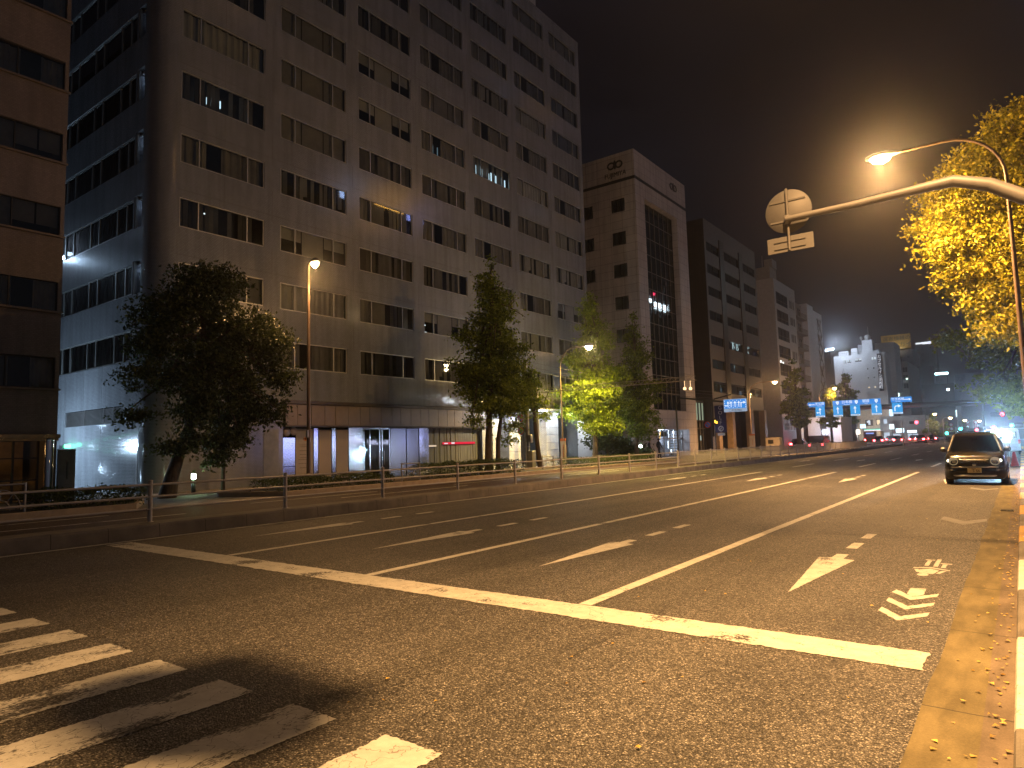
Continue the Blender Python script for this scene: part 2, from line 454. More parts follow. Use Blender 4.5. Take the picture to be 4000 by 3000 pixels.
marking('edge_line', [rect(-14.46, -14.32, -30, 200)], amt=.003, step=.6)
for i in range(12):
    x1 = -2.70 - .905*i
    marking('crosswalk_bar', [rect(x1-.46, x1, -1.3, 2.86 - .012*i)], PAINT_WORN, amt=.006, step=.02)
for xc in (-2.19, -5.53, -8.99, -12.62):
    w = .235
    marking('lane_arrow', [[(xc, 7.85), (xc+w, 10.3), (xc+.08, 10.36), (xc+.08, 10.75), (xc-.08, 10.75), (xc-.08, 10.4), (xc-w, 10.36)]], amt=.003)
    marking('lane_arrow_dash', [rect(xc-.075, xc+.075, 11.35, 11.98), rect(xc-.075, xc+.075, 12.55, 13.15)], amt=.003)
    marking('lane_arrow', [[(xc, 27.2), (xc+w, 29.6), (xc+.08, 29.7), (xc+.08, 30.1), (xc-.08, 30.1), (xc-.08, 29.7), (xc-w, 29.6)]], amt=0)
    marking('lane_arrow_dash', [rect(xc-.075, xc+.075, 30.7, 31.3), rect(xc-.075, xc+.075, 31.9, 32.5)], amt=0)
    marking('lane_arrow', [[(xc, 50), (xc+w, 52.4), (xc+.08, 52.5), (xc+.08, 53.3), (xc-.08, 53.3), (xc-.08, 52.5), (xc-w, 52.4)]], amt=0)
def chev(y, stem=False):
    c = -1.035
    p = [(c-.21, y+.32), (c-.20, y+.48), (c, y+.17), (c+.21, y+.46), (c+.20, y+.28), (c, y)]
    r = [p]
    if stem: r.append([(c-.075, y+.30), (c-.075, y+.64), (c+.075, y+.66), (c+.075, y+.30), (c, y+.185)])
    return r
marking('cycle_chevron', chev(7.17)); marking('cycle_chevron', chev(7.64)); marking('cycle_chevron', chev(8.1, True))
c = -1.035                                   # cyclist symbol, seen from the rider's side upside down
bk = [[(c-.20, 10.10), (c-.02, 10.20), (c+.20, 10.06), (c+.20, 10.00), (c-.02, 10.12), (c-.20, 10.04)],
      [(c-.05+.06*math.cos(a*PI/6), 9.62+.10*math.sin(a*PI/6)) for a in range(12)],
      [(c-.10, 9.72), (c+.05, 9.70), (c+.09, 9.98), (c-.01, 10.08), (c-.12, 9.96)],
      [(c-.18, 9.98), (c-.13, 9.98), (c-.10, 9.78), (c-.13, 9.76)], [(c+.17, 9.98), (c+.12, 9.96), (c+.07, 9.76), (c+.11, 9.76)],
      [(c-.10, 10.28), (c-.05, 10.28), (c-.05, 10.72), (c-.10, 10.72)], [(c-.13, 10.74), (c-.02, 10.74), (c-.02, 10.80), (c-.13, 10.80)],
      [(c+.00, 10.26), (c+.05, 10.26), (c+.05, 10.86), (c+.00, 10.86)],
      [(c+.09, 10.20), (c+.14, 10.20), (c+.14, 10.48), (c+.09, 10.48)], [(c+.06, 10.50), (c+.19, 10.50), (c+.19, 10.56), (c+.06, 10.56)]]
marking('cyclist_symbol', bk, amt=.002)
marking('faint_chevron', [[(-1.41, 15.9), (-1.4, 16.5), (-1.0, 15.75), (-.66, 16.35), (-.66, 15.85), (-1.0, 15.1)]], PAINT_FAINT)
marking('faint_chevron', [[(-1.38, 24.9), (-1.38, 25.5), (-1.0, 24.75), (-.68, 25.3), (-.68, 24.9), (-1.0, 24.2)]], PAINT_FAINT)
# metal drain grate in the gutter
b = MB()
for i in range(6): b.box(-.48, -.26, 18.0+i*.055, 18.03+i*.055, .010, .02)
b.box(-.49, -.47, 17.98, 18.33, .009, .018); b.box(-.27, -.25, 17.98, 18.33, .009, .018)
tag(b.build('drain_grate', DPOLE), 'dark slotted drain grate set in the concrete gutter', 'drain grate')
# fallen ginkgo leaves: nobody counts them
b = MB()
for i in range(520):
    if RND.random() < .72:
        x = -.19 - abs(RND.gauss(0, .07)); y = RND.uniform(2.6, 34)
    else:
        x = RND.uniform(-4, -.3) if RND.random() < .5 else RND.uniform(-.6, -.2); y = RND.uniform(3, 20)
    s = RND.uniform(.014, .03); a = RND.uniform(0, 6.28); z = .012 + RND.uniform(0, .006)
    ca, sa = math.cos(a)*s, math.sin(a)*s
    t = RND.uniform(-.006, .012)
    b.add([(x-ca*.2, y-sa*.2, z), (x+ca-sa*.7, y+sa+ca*.7, z+t), (x+ca*1.1, y+sa*1.1, z+.004), (x+ca+sa*.7, y+sa-ca*.7, z+t)], [(0, 1, 2, 3)])
tag(b.build('fallen_leaves', leafmat('fallen_leaf', (.22, .13, .03), (.6, .42, .1), .2)), 'yellow and brown fallen leaves scattered along gutter and kerb', 'leaves', kind='stuff')

# ------------------------------------------------------------------ pipe guard rail and barred fence on the far kerb
rail = thing('guard_rail', 'beige three-rail pipe guard rail along the far kerb', 'guard rail', (-15.1, 0, 0))
py = [.60 + 3.2*i for i in range(12)]
py = [.5, 3.75, 7.0, 10.35, 13.64, 16.94, 20.13, 23.3, 26.35, 29.3, 32.2, 35.0]
proto = None
def post_mesh():
    b = MB(); b.tube([(0, 0, ZP-.02), (0, 0, ZP+.87)], .047, 12)
    b.lathe((0, 0, ZP+.87), [(.05, 0), (.05, .015), (.035, .03), (.0, .035)], 12)
    b.lathe((0, 0, ZP), [(.075, 0), (.075, .012), (.05, .02)], 12)
    for h in (.80, .54, .28): b.box(-.05, .05, -.09, .09, ZP+h-.012, ZP+h+.012)
    return b
for y in py:
    if proto is None:
        proto = post_mesh().build('post', PRAIL, rail); proto.location = (0, y, 0)
    else:
        q = proto.copy(); COL.objects.link(q); q.parent = rail; q.location = (0, y, 0)
for h in (.80, .54, .28):
    b = MB()
    for i in range(len(py)-1):
        b.tube([(0, py[i]+.05, ZP+h), (0, py[i+1]-.05, ZP+h)], .0245, 10)
    b.build('rail', PRAIL, rail)
fence = thing('barred_fence', 'beige fence of thin vertical bars continuing beyond the pipe rail', 'fence', (-15.1, 0, 0))
fy = [35.0 + 2.45*i for i in range(24)]
pan = None
for i, y in enumerate(fy):
    b_ = proto.copy(); COL.objects.link(b_); b_.parent = fence; b_.location = (0, y+.03, 0)
    if i == len(fy)-1: break
    if pan is None:
        b = MB()
        b.box(-.02, .02, .05, 2.43, ZP+.80, ZP+.84); b.box(-.02, .02, .05, 2.43, ZP+.12, ZP+.16)
        for k in range(20): b.box(-.009, .009, .12+k*.117, .138+k*.117, ZP+.16, ZP+.80)
        pan = b.build('bar_panel', PRAIL, fence); pan.location = (0, y+.03, 0)
    else:
        q = pan.copy(); COL.objects.link(q); q.parent = fence; q.location = (0, y+.03, 0)
# white steel barrier between the carriageways, far along
bar = thing('crash_barrier', 'low white steel crash barrier far along between carriageways', 'barrier', (-15.3, 92, 0))
b = MB()
for h in (.35, .62): b.box(-.04, .04, 0, 130, h, h+.18)
b.build('rail', simple('white_barrier_paint', (.6, .6, .62), .35), bar)
b = MB()
for k in range(33): b.box(-.10, -.04, k*4.0, k*4.0+.12, 0, .8)
b.build('posts', PGALV, bar)

# ------------------------------------------------------------------ planters, hedges
ORK = simple('planter_kerb_stone', (.38, .30, .2), .7)
def hedge(label, x0, x1, y0, y1, h, n, kerb=True):
    t = thing('hedge', label, 'hedge', ((x0+x1)/2, (y0+y1)/2, ZP), 'low clipped hedges in the pavement planters')
    cx, cy = (x0+x1)/2, (y0+y1)/2
    b = MB()
    for k in range(n):
        x = RND.uniform(x0, x1); y = RND.uniform(y0, y1)
        top = h*(.86 + .24*mnoise.noise(Vector((x*1.3, y*1.3, 3.1))))
        u = RND.random()
        z = top if u < .45 else RND.uniform(.14, top)
        if u > .45: 
            if RND.random() < .6: x = x1 if RND.random() < .75 else x0
        x += RND.gauss(0, .05); z += RND.gauss(0, .04)
        leafq(b, (x-cx, y-cy, z), RND.uniform(.03, .055))
    b.build('foliage', LEAF_H, t)
    s = MB()
    for k in range(int((y1-y0)*5)):
        x = RND.uniform(x0+.1, x1-.1)-cx; y = RND.uniform(y0, y1)-cy
        s.tube([(x, y, .1), (x+RND.gauss(0, .05), y+RND.gauss(0, .05), h*.8)], [.012, .006], 5)
    s.build('stems', BARK, t)
    return t
def leafq(b, p, s, up=.35):
    n = Vector((RND.gauss(0, 1), RND.gauss(0, 1), RND.gauss(up, 1)))
    if n.length < .01: n = Vector((0, 0, 1))
    n.normalize()
    a = n.orthogonal().normalized(); a.rotate(Matrix.Rotation(RND.uniform(0, 6.28), 3, n))
    c = n.cross(a)
    P = Vector(p); k = n*s*.18
    b.add([P-a*s, P-c*s*.55+k, P+a*s, P+c*s*.55+k], [(0, 1, 2, 3)])
def planter(label, x0, x1, y0, y1):
    b = MB(); k = .12; z0, z1 = ZP-.01, ZP+.16
    sl = min(1.1, (y1-y0)/4)
    # kerbstones with tapering ends towards the road
    for (a, c2) in (((x1, y0+sl), (x1, y1-sl)),):
        b.box(x1-k, x1, y0+sl, y1-sl, z0, z1, 0, .01)
    b.box(x0, x0+k, y0, y1, z0, z1, 0, .01)
    for ya_, yb_, s in ((y0, y0+sl, 1), (y1, y1-sl, -1)):
        v = [(x0+k, ya_), (x1, yb_), (x1-k, yb_+.02*s), (x0+k, ya_+k*s)]
        b.prism(v, lambda u, w, d: (u, w, d), z0, z1-.002)
    b.quad((x0+k, y0+.2, z1-.04), (x1-k, y0+sl, z1-.04), (x1-k, y1-sl, z1-.04), (x0+k, y1-.2, z1-.04), 1)
    o = b.build('planter', [ORK, simple('planter_soil', (.05, .04, .03), .95)])
    return tag(o, label, 'planter', 'kerbed planters beside the cycle track')
planter('kerbed planter holding the short hedge nearest the green light', -21.2, -19.1, 2.0, 9.6)
planter('long kerbed planter under the three conical trees', -21.3, -19.0, 12.0, 46)
hedge('short hedge in front of the open gateway beside brown building', -21.0, -19.6, 6.3, 9.0, .62, 2600)
hedge('hedge left of the tall lamp post base', -20.9, -19.4, 12.9, 15.6, .55, 2400)
hedge('hedge between the tall lamp post and the arched rack', -20.9, -19.4, 16.3, 18.1, .55, 1700)
hedge('dense hedge in front of the dark slatted wall', -20.9, -19.4, 20.4, 26.6, .8, 5200)
hedge('hedge under the yellow lit tree', -20.9, -19.4, 31.0, 41.5, .66, 5200)

# arched cycle racks on the planter strip
def rack(label, y):
    t = thing('cycle_rack', label, 'cycle rack', (-19.6, y, ZP), 'arched tube racks on the planter strip')
    b = MB()
    b.tube([(0, -.5, .1), (0, -.5, .85)], .03, 10); b.tube([(0, .5, .1), (0, .5, .85)], .03, 10); b.tube([(0, -.5, .82), (0, .5, .82)], .025, 10)
    b.build('frame', PGALV, t)
    b = MB()
    b.tube([(0, .42*math.cos(PI*k/12), .2+.5*math.sin(PI*k/12)) for k in range(13)], .013, 8)
    b.tube([(0, .2*math.cos(PI*k/12), .2+.25*math.sin(PI*k/12)) for k in range(13)], .013, 8)
    for a in (.9, 1.57, 2.2): b.tube([(0, .2*math.cos(a), .2+.25*math.sin(a)), (0, .42*math.cos(a), .2+.5*math.sin(a))], .011, 8)
    b.build('arch', PGALV, t)
    return t
rack('arched tube rack at the far left by the brown building', 5.6)
rack('arched tube rack in the hedge gap before the entrance door', 19.2)
rack('arched tube rack beside the utility pole and signs', 29.0)
# ------------------------------------------------------------------ trees
def crown_mesh(lobes, n, leaf, clus=.45, per=26, up=.3, shell=.4):
    """leaves in small sprays spread through the lobes (cx, cy, cz, rx, ry, rz)"""
    b = MB()
    vol = [l[3]*l[4]*l[5] for l in lobes]; tot = sum(v**.8 for v in vol)
    for l, v in zip(lobes, vol):
        k = int(n*(v**.8)/tot/per)+1
        for _ in range(k):
            while True:
                d = Vector((RND.gauss(0, 1), RND.gauss(0, 1), RND.gauss(0, 1)))
                if d.length > .1: break
            d.normalize(); r = RND.random()**shell
            nz = .8 + .35*mnoise.noise(d*1.9 + Vector((l[0], l[1], l[2])))
            p = Vector((l[0]+d.x*r*l[3]*nz, l[1]+d.y*r*l[4]*nz, l[2]+d.z*r*l[5]*nz))
            c = clus*RND.uniform(.5, 1.2)
            for _ in range(RND.randint(per//2, per*3//2)):
                q = p + Vector((RND.gauss(0, c*.5), RND.gauss(0, c*.5), RND.gauss(0, c*.28)))
                leafq(b, q, leaf*RND.uniform(.65, 1.25), up)
    return b
def tree(name, label, base, lobes, n, leaf, lmat, trunk, group=None, clus=.45, limbs=6, shell=.4, tr=None, limb_r=.05, split=None):
    t = thing(name, label, 'tree', base, group)
    B = Vector(base)
    L = [(l[0]-base[0], l[1]-base[1], l[2]-base[2]) + tuple(l[3:]) for l in lobes]
    b = MB()
    pts = [Vector(p)-B for p in trunk]
    b.tube(pts, tr, 10)
    top = pts[-1]
    for i in range(limbs):
        l = L[i % len(L)]
        s0 = pts[max(1, len(pts)-2)].lerp(top, RND.random())
        e = Vector((l[0]+RND.gauss(0, l[3]*.35), l[1]+RND.gauss(0, l[4]*.35), l[2]+RND.uniform(-.3, .5)*l[5]))
        m = s0.lerp(e, .5) + Vector((RND.gauss(0, .15), RND.gauss(0, .15), .15))
        b.tube([s0, m, e], [limb_r*1.6, limb_r, limb_r*.3], 6)
        for _ in range(2):
            e2 = m + Vector((RND.gauss(0, .6), RND.gauss(0, .6), RND.uniform(.1, .8)))
            b.tube([m, m.lerp(e2, .5)+Vector((0, 0, .08)), e2], [limb_r*.7, limb_r*.4, limb_r*.15], 5)
    b.build('trunk', BARK, t)
    if split:
        s = MB(); s.tube([Vector(p)-B for p in split[0]], split[1], 8); s.build('trunk', BARK, t)
    crown_mesh(L, n, leaf, clus, shell=shell).build('crown', lmat, t)
    return t
# large broadleaf evergreen before the corner of the tall building
tree('evergreen_tree', 'large dark broad-crowned evergreen leaning over the bollard light', (-22.9, 11.3, ZP),
     [(-22.6, 12.1, 7.2, 1.7, 1.7, 1.3), (-22.7, 11.0, 6.3, 1.4, 1.4, 1.2), (-22.3, 13.4, 6.1, 1.6, 1.8, 1.1), (-22.6, 10.4, 5.2, 1.0, .9, .8),
      (-22.4, 12.2, 5.0, 1.5, 1.8, .8), (-22.2, 10.1, 4.2, 1.0, .85, .5), (-22.0, 11.3, 4.1, 1.2, 1.1, .55), (-22.4, 14.6, 5.6, 1.1, 1.05, 1.1),
      (-22.3, 14.9, 4.5, 1.0, .9, .8), (-22.4, 9.95, 2.95, .8, .7, .38), (-22.2, 11.6, 2.35, .8, .9, .45), (-22.2, 12.6, 2.2, .8, .8, .5),
      (-22.3, 13.7, 3.3, 1.0, 1.1, .75), (-22.3, 14.6, 3.2, .8, .8, .6), (-22.4, 13.3, 2.3, .8, .8, .4),
      (-22.2, 12.0, 3.3, 1.2, 1.3, .8), (-22.1, 11.0, 1.9, .8, .9, .4), (-22.3, 13.0, 4.2, 1.3, 1.5, .9), (-22.5, 12.6, 7.9, 1.1, 1.2, .7), (-22.1, 12.6, 1.6, .6, .7, .3)],
     40000, .070, LEAF_D, [(-22.9, 11.15, ZP-.05), (-22.85, 11.3, 1.0), (-22.75, 11.55, 2.0), (-22.65, 12.0, 3.3), (-22.6, 12.15, 4.6), (-22.6, 12.2, 6.4)],
     tr=[.30, .22, .17, .16, .12, .05], limbs=15, clus=.42, limb_r=.055,
     split=([(-22.6, 11.95, 3.0), (-22.45, 12.45, 4.2), (-22.4, 13.1, 5.6)], [.13, .09, .04]))
tree('young_tree', 'slender young tree with low leafy sprays right of the bollard light', (-23.2, 13.3, ZP),
     [(-23.2, 13.4, 2.2, .7, .8, .5), (-23.1, 12.95, 1.35, .45, .45, .3), (-23.2, 13.6, 2.9, .8, .8, .5)],
     1800, .075, LEAF_D, [(-23.2, 13.3, ZP-.05), (-23.2, 13.32, 1.4), (-23.2, 13.3, 2.6), (-23.2, 13.35, 3.2)], tr=[.075, .065, .05, .03], limbs=5, limb_r=.02)
def cone(cx, cy, z0, z1, r, zb=None, k=9, sq=.9):
    out = []
    for i in range(k):
        t = i/(k-1); z = z0+(z1-z0)*t
        rr = r*(1-t)**.75*(.55 if i == 0 else 1)+.22
        a = i*2.4
        out.append((cx+math.cos(a)*rr*.22, cy+math.sin(a)*rr*.22, z, rr*sq, rr, (z1-z0)/k*.95))
    return out
CON = 'conical trees in the far pavement planter'
tree('conical_tree', 'conical dark green tree with twin trunks before the lit white columns', (-20.6, 25.4, ZP),
     cone(-20.5, 25.8, 3.6, 10.7, 2.8)+[(-20.5, 24.3, 2.9, .7, .7, .4), (-20.5, 27.6, 3.6, 1.0, 1.2, .8), (-20.5, 27.3, 2.6, .7, .6, .4), (-20.6, 26.9, 1.9, .4, .4, .4)], 26000, .078, LEAF_G,
     [(-20.6, 25.35, ZP-.05), (-20.6, 25.4, 2.0), (-20.55, 25.6, 4.5), (-20.5, 25.8, 10.2)], CON, tr=[.2, .16, .12, .03], limbs=16, limb_r=.04,
     split=([(-20.6, 26.1, ZP-.05), (-20.6, 26.15, 1.9), (-20.55, 26.5, 3.6), (-20.5, 26.9, 4.5)], [.13, .11, .08, .03]))
tree('street_tree', 'small pruned tree beside the utility pole with yellow-green tufts', (-21.5, 30.8, ZP),
     [(-21.4, 30.5, 3.9, .55, .6, .4), (-21.4, 31.4, 3.3, .5, .45, .3), (-21.4, 29.9, 5.2, .9, .8, .9), (-21.4, 30.1, 4.4, .7, .7, .6), (-21.4, 31.2, 4.1, .4, .4, .3)], 2300, .09, LEAF_G,
     [(-21.5, 31.1, ZP-.05), (-21.5, 30.9, 1.2), (-21.45, 30.6, 2.6), (-21.4, 30.4, 4.2), (-21.4, 30.1, 5.4)], tr=[.17, .14, .12, .07, .03], limbs=7, limb_r=.04)
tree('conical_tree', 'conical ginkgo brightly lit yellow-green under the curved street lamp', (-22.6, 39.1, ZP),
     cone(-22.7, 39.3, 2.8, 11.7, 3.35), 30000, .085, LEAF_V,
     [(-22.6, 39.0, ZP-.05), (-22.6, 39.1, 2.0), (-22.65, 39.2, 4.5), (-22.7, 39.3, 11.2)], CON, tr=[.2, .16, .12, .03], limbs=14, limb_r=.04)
tree('conical_tree', 'dark unlit conical tree left of the glass curtain wall', (-22.8, 45.4, ZP),
     cone(-22.8, 45.8, 2.6, 11.0, 3.0), 16000, .095, LEAF_G,
     [(-22.8, 45.4, ZP-.05), (-22.8, 45.6, 2.5), (-22.8, 45.8, 10.5)], CON, tr=[.2, .15, .03], limbs=10, limb_r=.04)
tree('garden_tree', 'low dark bushy tree behind the bus stop board', (-24.2, 43.6, ZP),
     [(-24.2, 42.6, 2.0, 1.2, 1.6, 1.0), (-24.2, 44.6, 1.6, 1.2, 1.7, 1.0), (-24.3, 46.8, 1.2, 1.0, 1.3, .8), (-24.4, 49.6, 1.0, .9, 1.3, .7)], 6000, .10, LEAF_D,
     [(-24.2, 43.5, ZP-.05), (-24.2, 43.6, 1.2), (-24.2, 43.8, 2.2)], tr=[.1, .08, .03], limbs=6, limb_r=.025)
# ginkgo row on the near side, right edge of the view
GK = 'ginkgo trees along the near pavement'
def ginkgo(label, x, y, n, leaf, zb=3.6, zt=14, r=3.4, sd=0):
    ls = []
    for i in range(13):
        t = i/12; z = zb+(zt-zb)*t
        rr = r*min(1, .55+1.5*t)*(1.05-.78*t**2.2)
        a = 2.1*i+sd
        ls.append((x+math.cos(a)*rr*.42, y+math.sin(a)*rr*.42, z, rr*.72, rr*.72, .95))
    return tree('ginkgo_tree', label, (x, y, .15), ls, n, leaf, LEAF_G, [(x, y, .1), (x+.05, y, 3), (x, y+.1, 7), (x+.1, y, zt-1)], GK, tr=[.26, .21, .15, .04], limbs=18, limb_r=.05)
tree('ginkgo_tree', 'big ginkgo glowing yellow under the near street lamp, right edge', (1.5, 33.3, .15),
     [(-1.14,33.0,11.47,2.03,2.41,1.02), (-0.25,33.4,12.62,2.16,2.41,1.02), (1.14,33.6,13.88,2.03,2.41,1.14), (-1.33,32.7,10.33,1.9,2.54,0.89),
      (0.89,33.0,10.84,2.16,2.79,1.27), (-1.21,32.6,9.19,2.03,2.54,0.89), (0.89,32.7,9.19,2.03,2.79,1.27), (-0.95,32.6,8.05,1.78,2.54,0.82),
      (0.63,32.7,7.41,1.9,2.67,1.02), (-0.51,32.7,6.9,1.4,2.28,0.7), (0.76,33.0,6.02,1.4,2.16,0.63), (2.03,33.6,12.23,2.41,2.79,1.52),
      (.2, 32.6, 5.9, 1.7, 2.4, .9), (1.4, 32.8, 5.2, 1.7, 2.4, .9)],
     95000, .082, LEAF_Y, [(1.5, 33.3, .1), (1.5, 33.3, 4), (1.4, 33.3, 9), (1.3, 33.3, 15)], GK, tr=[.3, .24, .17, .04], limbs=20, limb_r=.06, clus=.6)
ginkgo('dark ginkgo behind the lamp lit one, lower leaves catching yellow light', 1.1, 46.0, 42000, .12, 3.2, 14.2, 5.4, 1.7)
ginkgo('third ginkgo further up the near pavement, mostly in the dark', 1.9, 60.0, 8000, .2, 3.0, 12, 4.6, 3)
# small trees far up the street
FT = 'street trees far along the left side'
def small_tree(label, x, y, z0, z1, r, n, leaf):
    return tree('street_tree', label, (x, y, .2), cone(x, y, z0, z1, r, k=7), n, leaf, LEAF_G, [(x, y, .1), (x, y, z0), (x+.1, y, z1-.5)], FT, tr=[.2, .15, .03], limbs=8, limb_r=.04)
small_tree('dark tree right of the lamp post with orange base, before the pale grey block', -21.3, 85, 3.6, 10.5, 2.5, 5200, .17)
small_tree('dark tree standing just left of the white capsule hotel', -22.0, 118, 4.2, 12.0, 3.0, 4200, .22)
small_tree('dark tree second from the capsule hotel, behind blue lane signs', -24.5, 122, 4.0, 10.5, 2.6, 3000, .22)
small_tree('tree lit golden by a lamp above the blue signs', -20.9, 101, 3.4, 7.9, 2.2, 3000, .18)
small_tree('small golden tree beyond the red signal', -12.6, 142, 1.8, 5.2, 1.7, 1500, .2)
small_tree('small dark tree at the far junction right of the golden one', -10.6, 146, 1.2, 3.6, 1.7, 1200, .2)

# ------------------------------------------------------------------ street lamps
NA = (1.0, .53, .19)
LAMPGLASS = emit('sodium_lamp_glass', (1.0, .66, .26), 60)
LAMPWARM = emit('warm_lamp_glass', (1.0, .80, .45), 60)
def lamp_head(t, p, d, mat, L=.62, w=.17):
    """cobra head at p pointing along unit vector d (horizontal); glass bowl hangs below"""
    a = Vector(d); s = Vector((-a.y, a.x, 0)); P = Vector(p)
    f = lambda u, v, z: tuple(P + a*u + s*v + Vector((0, 0, z)))
    b = MB()
    prof = [(-.12, .05, .03, .03), (0, .09, .05, .06), (L*.35, w, .06, .13), (L*.75, w*1.05, .06, .14), (L, w*.6, .05, .07), (L+.06, .03, .03, .02)]
    n = 12; vs = []
    for u, hw, dn, upz in prof:
        for k in range(n):
            an = 2*PI*k/n
            z = math.sin(an); vs.append(f(u, hw*math.cos(an), (z*upz if z > 0 else z*dn)))
    fs = [(i*n+k, i*n+(k+1) % n, (i+1)*n+(k+1) % n, (i+1)*n+k) for i in range(len(prof)-1) for k in range(n)]
    b.add(vs, fs, 0, True)
    b.add(vs[:n], [tuple(range(n))]); b.add(vs[-n:], [tuple(range(n-1, -1, -1))])
    b.build('lamp_head', PGALV, t)
    b = MB(); vs = []
    prof = [(L*.22, .06, -.05, .01), (L*.32, w*.85, -.05, .14), (L*.55, w*.92, -.05, .24), (L*.8, w*.8, -.05, .16), (L*.92, .05, -.05, .01)]
    for u, hw, z0, dep in prof:
        for k in range(9):
            an = PI*k/8
            vs.append(f(u, hw*math.cos(an), z0-.005-dep*math.sin(an)))
    b.add(vs, [(i*9+k, (i+1)*9+k, (i+1)*9+k+1, i*9+k+1) for i in range(len(prof)-1) for k in range(8)], 0, True)
    b.build('lamp_glass', mat, t)
    return P + a*L*.55 + Vector((0, 0, -.36))
def point(name, loc, power, col, r=.1, parent=None):
    l = bpy.data.lights.new(name, 'POINT'); l.energy = power; l.color = col; l.shadow_soft_size = r
    o = bpy.data.objects.new(name, l); COL.objects.link(o); o.location = loc
    return o
def spot(name, loc, target, power, col, ang=120, blend=.6, r=.1):
    l = bpy.data.lights.new(name, 'SPOT'); l.energy = power; l.color = col; l.shadow_soft_size = r
    l.spot_size = math.radians(ang); l.spot_blend = blend
    o = bpy.data.objects.new(name, l); COL.objects.link(o); o.location = loc
    o.rotation_euler = (Vector(target)-Vector(loc)).to_track_quat('-Z', 'Y').to_euler()
    return o
def street_lamp(label, base, h, reach, d, mat, pole, rise=1.0, r0=.09, r1=.045, L=.62, w=.17, group='street lamps of the road'):
    t = thing('street_lamp', label, 'street lamp', base, group)
    D = Vector(d)
    b = MB()
    straight = h - rise
    pts = [(0, 0, -.02), (0, 0, straight*.5), (0, 0, straight)]
    rr = [r0, (r0+r1)/2, r1]
    for k in range(1, 9):
        a = PI/2*k/8
        rad = min(rise, reach*.55)
        q = D*(rad*(1-math.cos(a))) + Vector((0, 0, straight + rise*math.sin(a)))
        pts.append(tuple(q)); rr.append(r1*.95)
    end = D*(reach) + Vector((0, 0, h+.02))
    pts.append(tuple(end)); rr.append(r1*.8)
    b.tube(pts, rr, 12)
    b.build('pole', pole, t)
    b = MB(); b.lathe((0, 0, 0), [(.2, 0), (.2, .02), (.13, .03), (r0*1.35, .05), (r0*1.35, .5), (r0, .56)], 14)
    b.build('base_plate', pole, t)
    p = lamp_head(t, end, d, mat, L, w)
    return t, Vector(base)+p
street_lamp('near street lamp on a curved arm before the glowing ginkgo', (.26, 28.0, .15), 11.95, 3.1, (-1, 0, 0), LAMPGLASS, PBROWN, 1.7, .11, .055, 1.05, .32)
tl, _ = street_lamp('tall straight orange street lamp beside the large evergreen tree', (-22.4, 16.4, ZP), 8.95, .12, (1, 0, 0), LAMPGLASS, PBROWN, .12, .085, .05, .5, .14)
b = MB(); b.box(-.02, .09, -.13, -.05, 1.95, 2.25, 0, .01); b.build('control_box', PGALV, tl)
t2, _ = street_lamp('curved street lamp glowing beside the yellow-green ginkgo', (-22.4, 34.8, ZP), 7.25, 1.75, (1, 0, 0), LAMPWARM, PDARKB, 1.3, .07, .04)
street_lamp('curved orange street lamp before the dark banded office', (-22.0, 69.7, ZP), 7.1, 2.3, (1, 0, 0), LAMPGLASS, PBROWN, 1.2)
street_lamp('street lamp above the golden tree beside blue signs', (-22.3, 101.5, .1), 8.3, 1.7, (1, 0, 0), LAMPGLASS, PBROWN, 1.2)
for i, (x, y, z, lb) in enumerate([(-12.2, 140, 4.85, 'first far street lamp, left of the small golden tree'), (-10.0, 141, 4.1, 'second far street lamp, over the roundel signs'), (-8.4, 150, 3.7, 'third far street lamp near the vanishing point'),
                       (-7.2, 160, 3.6, 'fourth far street lamp, close beside its twin'), (-7.0, 170, 3.8, 'fifth and farthest street lamp before the junction')]):
    street_lamp(lb, (x-.9, y, 0), z+.35, .7, (1, 0, 0), LAMPGLASS, PGALV, .5, .08, .05, .75, .3)
# assumed unseen lamp of the same row; an assumed signal throws the crosswalk shadow
street_lamp('assumed unseen street lamp of the near row standing right above the viewpoint', (1.0, 5.5, .15), 8.8, 1.4, (-1, 0, 0), LAMPGLASS, PBROWN, 1.3)
def down(loc, power, col, ang, blend, dx=0.0, r=.12, dy=0.0):
    return spot('sodium_light', loc, (loc[0]+dx, loc[1]+dy, loc[2]-5), power, col, ang, blend, r)
down((-3.42, 28.0, 11.80), 24000, NA, 158, .9, .5, .12, .3)
point('sodium_light', (-3.42, 28.0, 11.80), 4200, NA, .12)
down((-.6, 5.5, 8.5), 12500, NA, 126, 1.0, .5, .11, 0)  # light of the assumed unseen lamp above the viewpoint
down((-21.95, 16.4, 8.80), 1400, NA, 138, .6, 1.6, .1)
point('sodium_light', (-21.92, 16.4, 8.84), 45, NA, .06)
down((-20.25, 34.8, 7.12), 9000, (1, .68, .18), 150, .7, -.6, .1, .7)
point('warm_light', (-20.25, 34.8, 7.10), 420, (1, .7, .3), .08)
down((-19.3, 69.7, 6.95), 6500, NA, 156, .6, 0, .1)
point('sodium_light', (-19.3, 69.7, 6.95), 700, NA, .1)
down((-20.2, 101.5, 8.0), 3600, NA, 156, .3, 0, .1)
point('sodium_light', (-20.2, 101.5, 7.95), 700, NA, .1)
down((-11.9, 140, 4.6), 1000, NA, 160, .3, 0, .1)
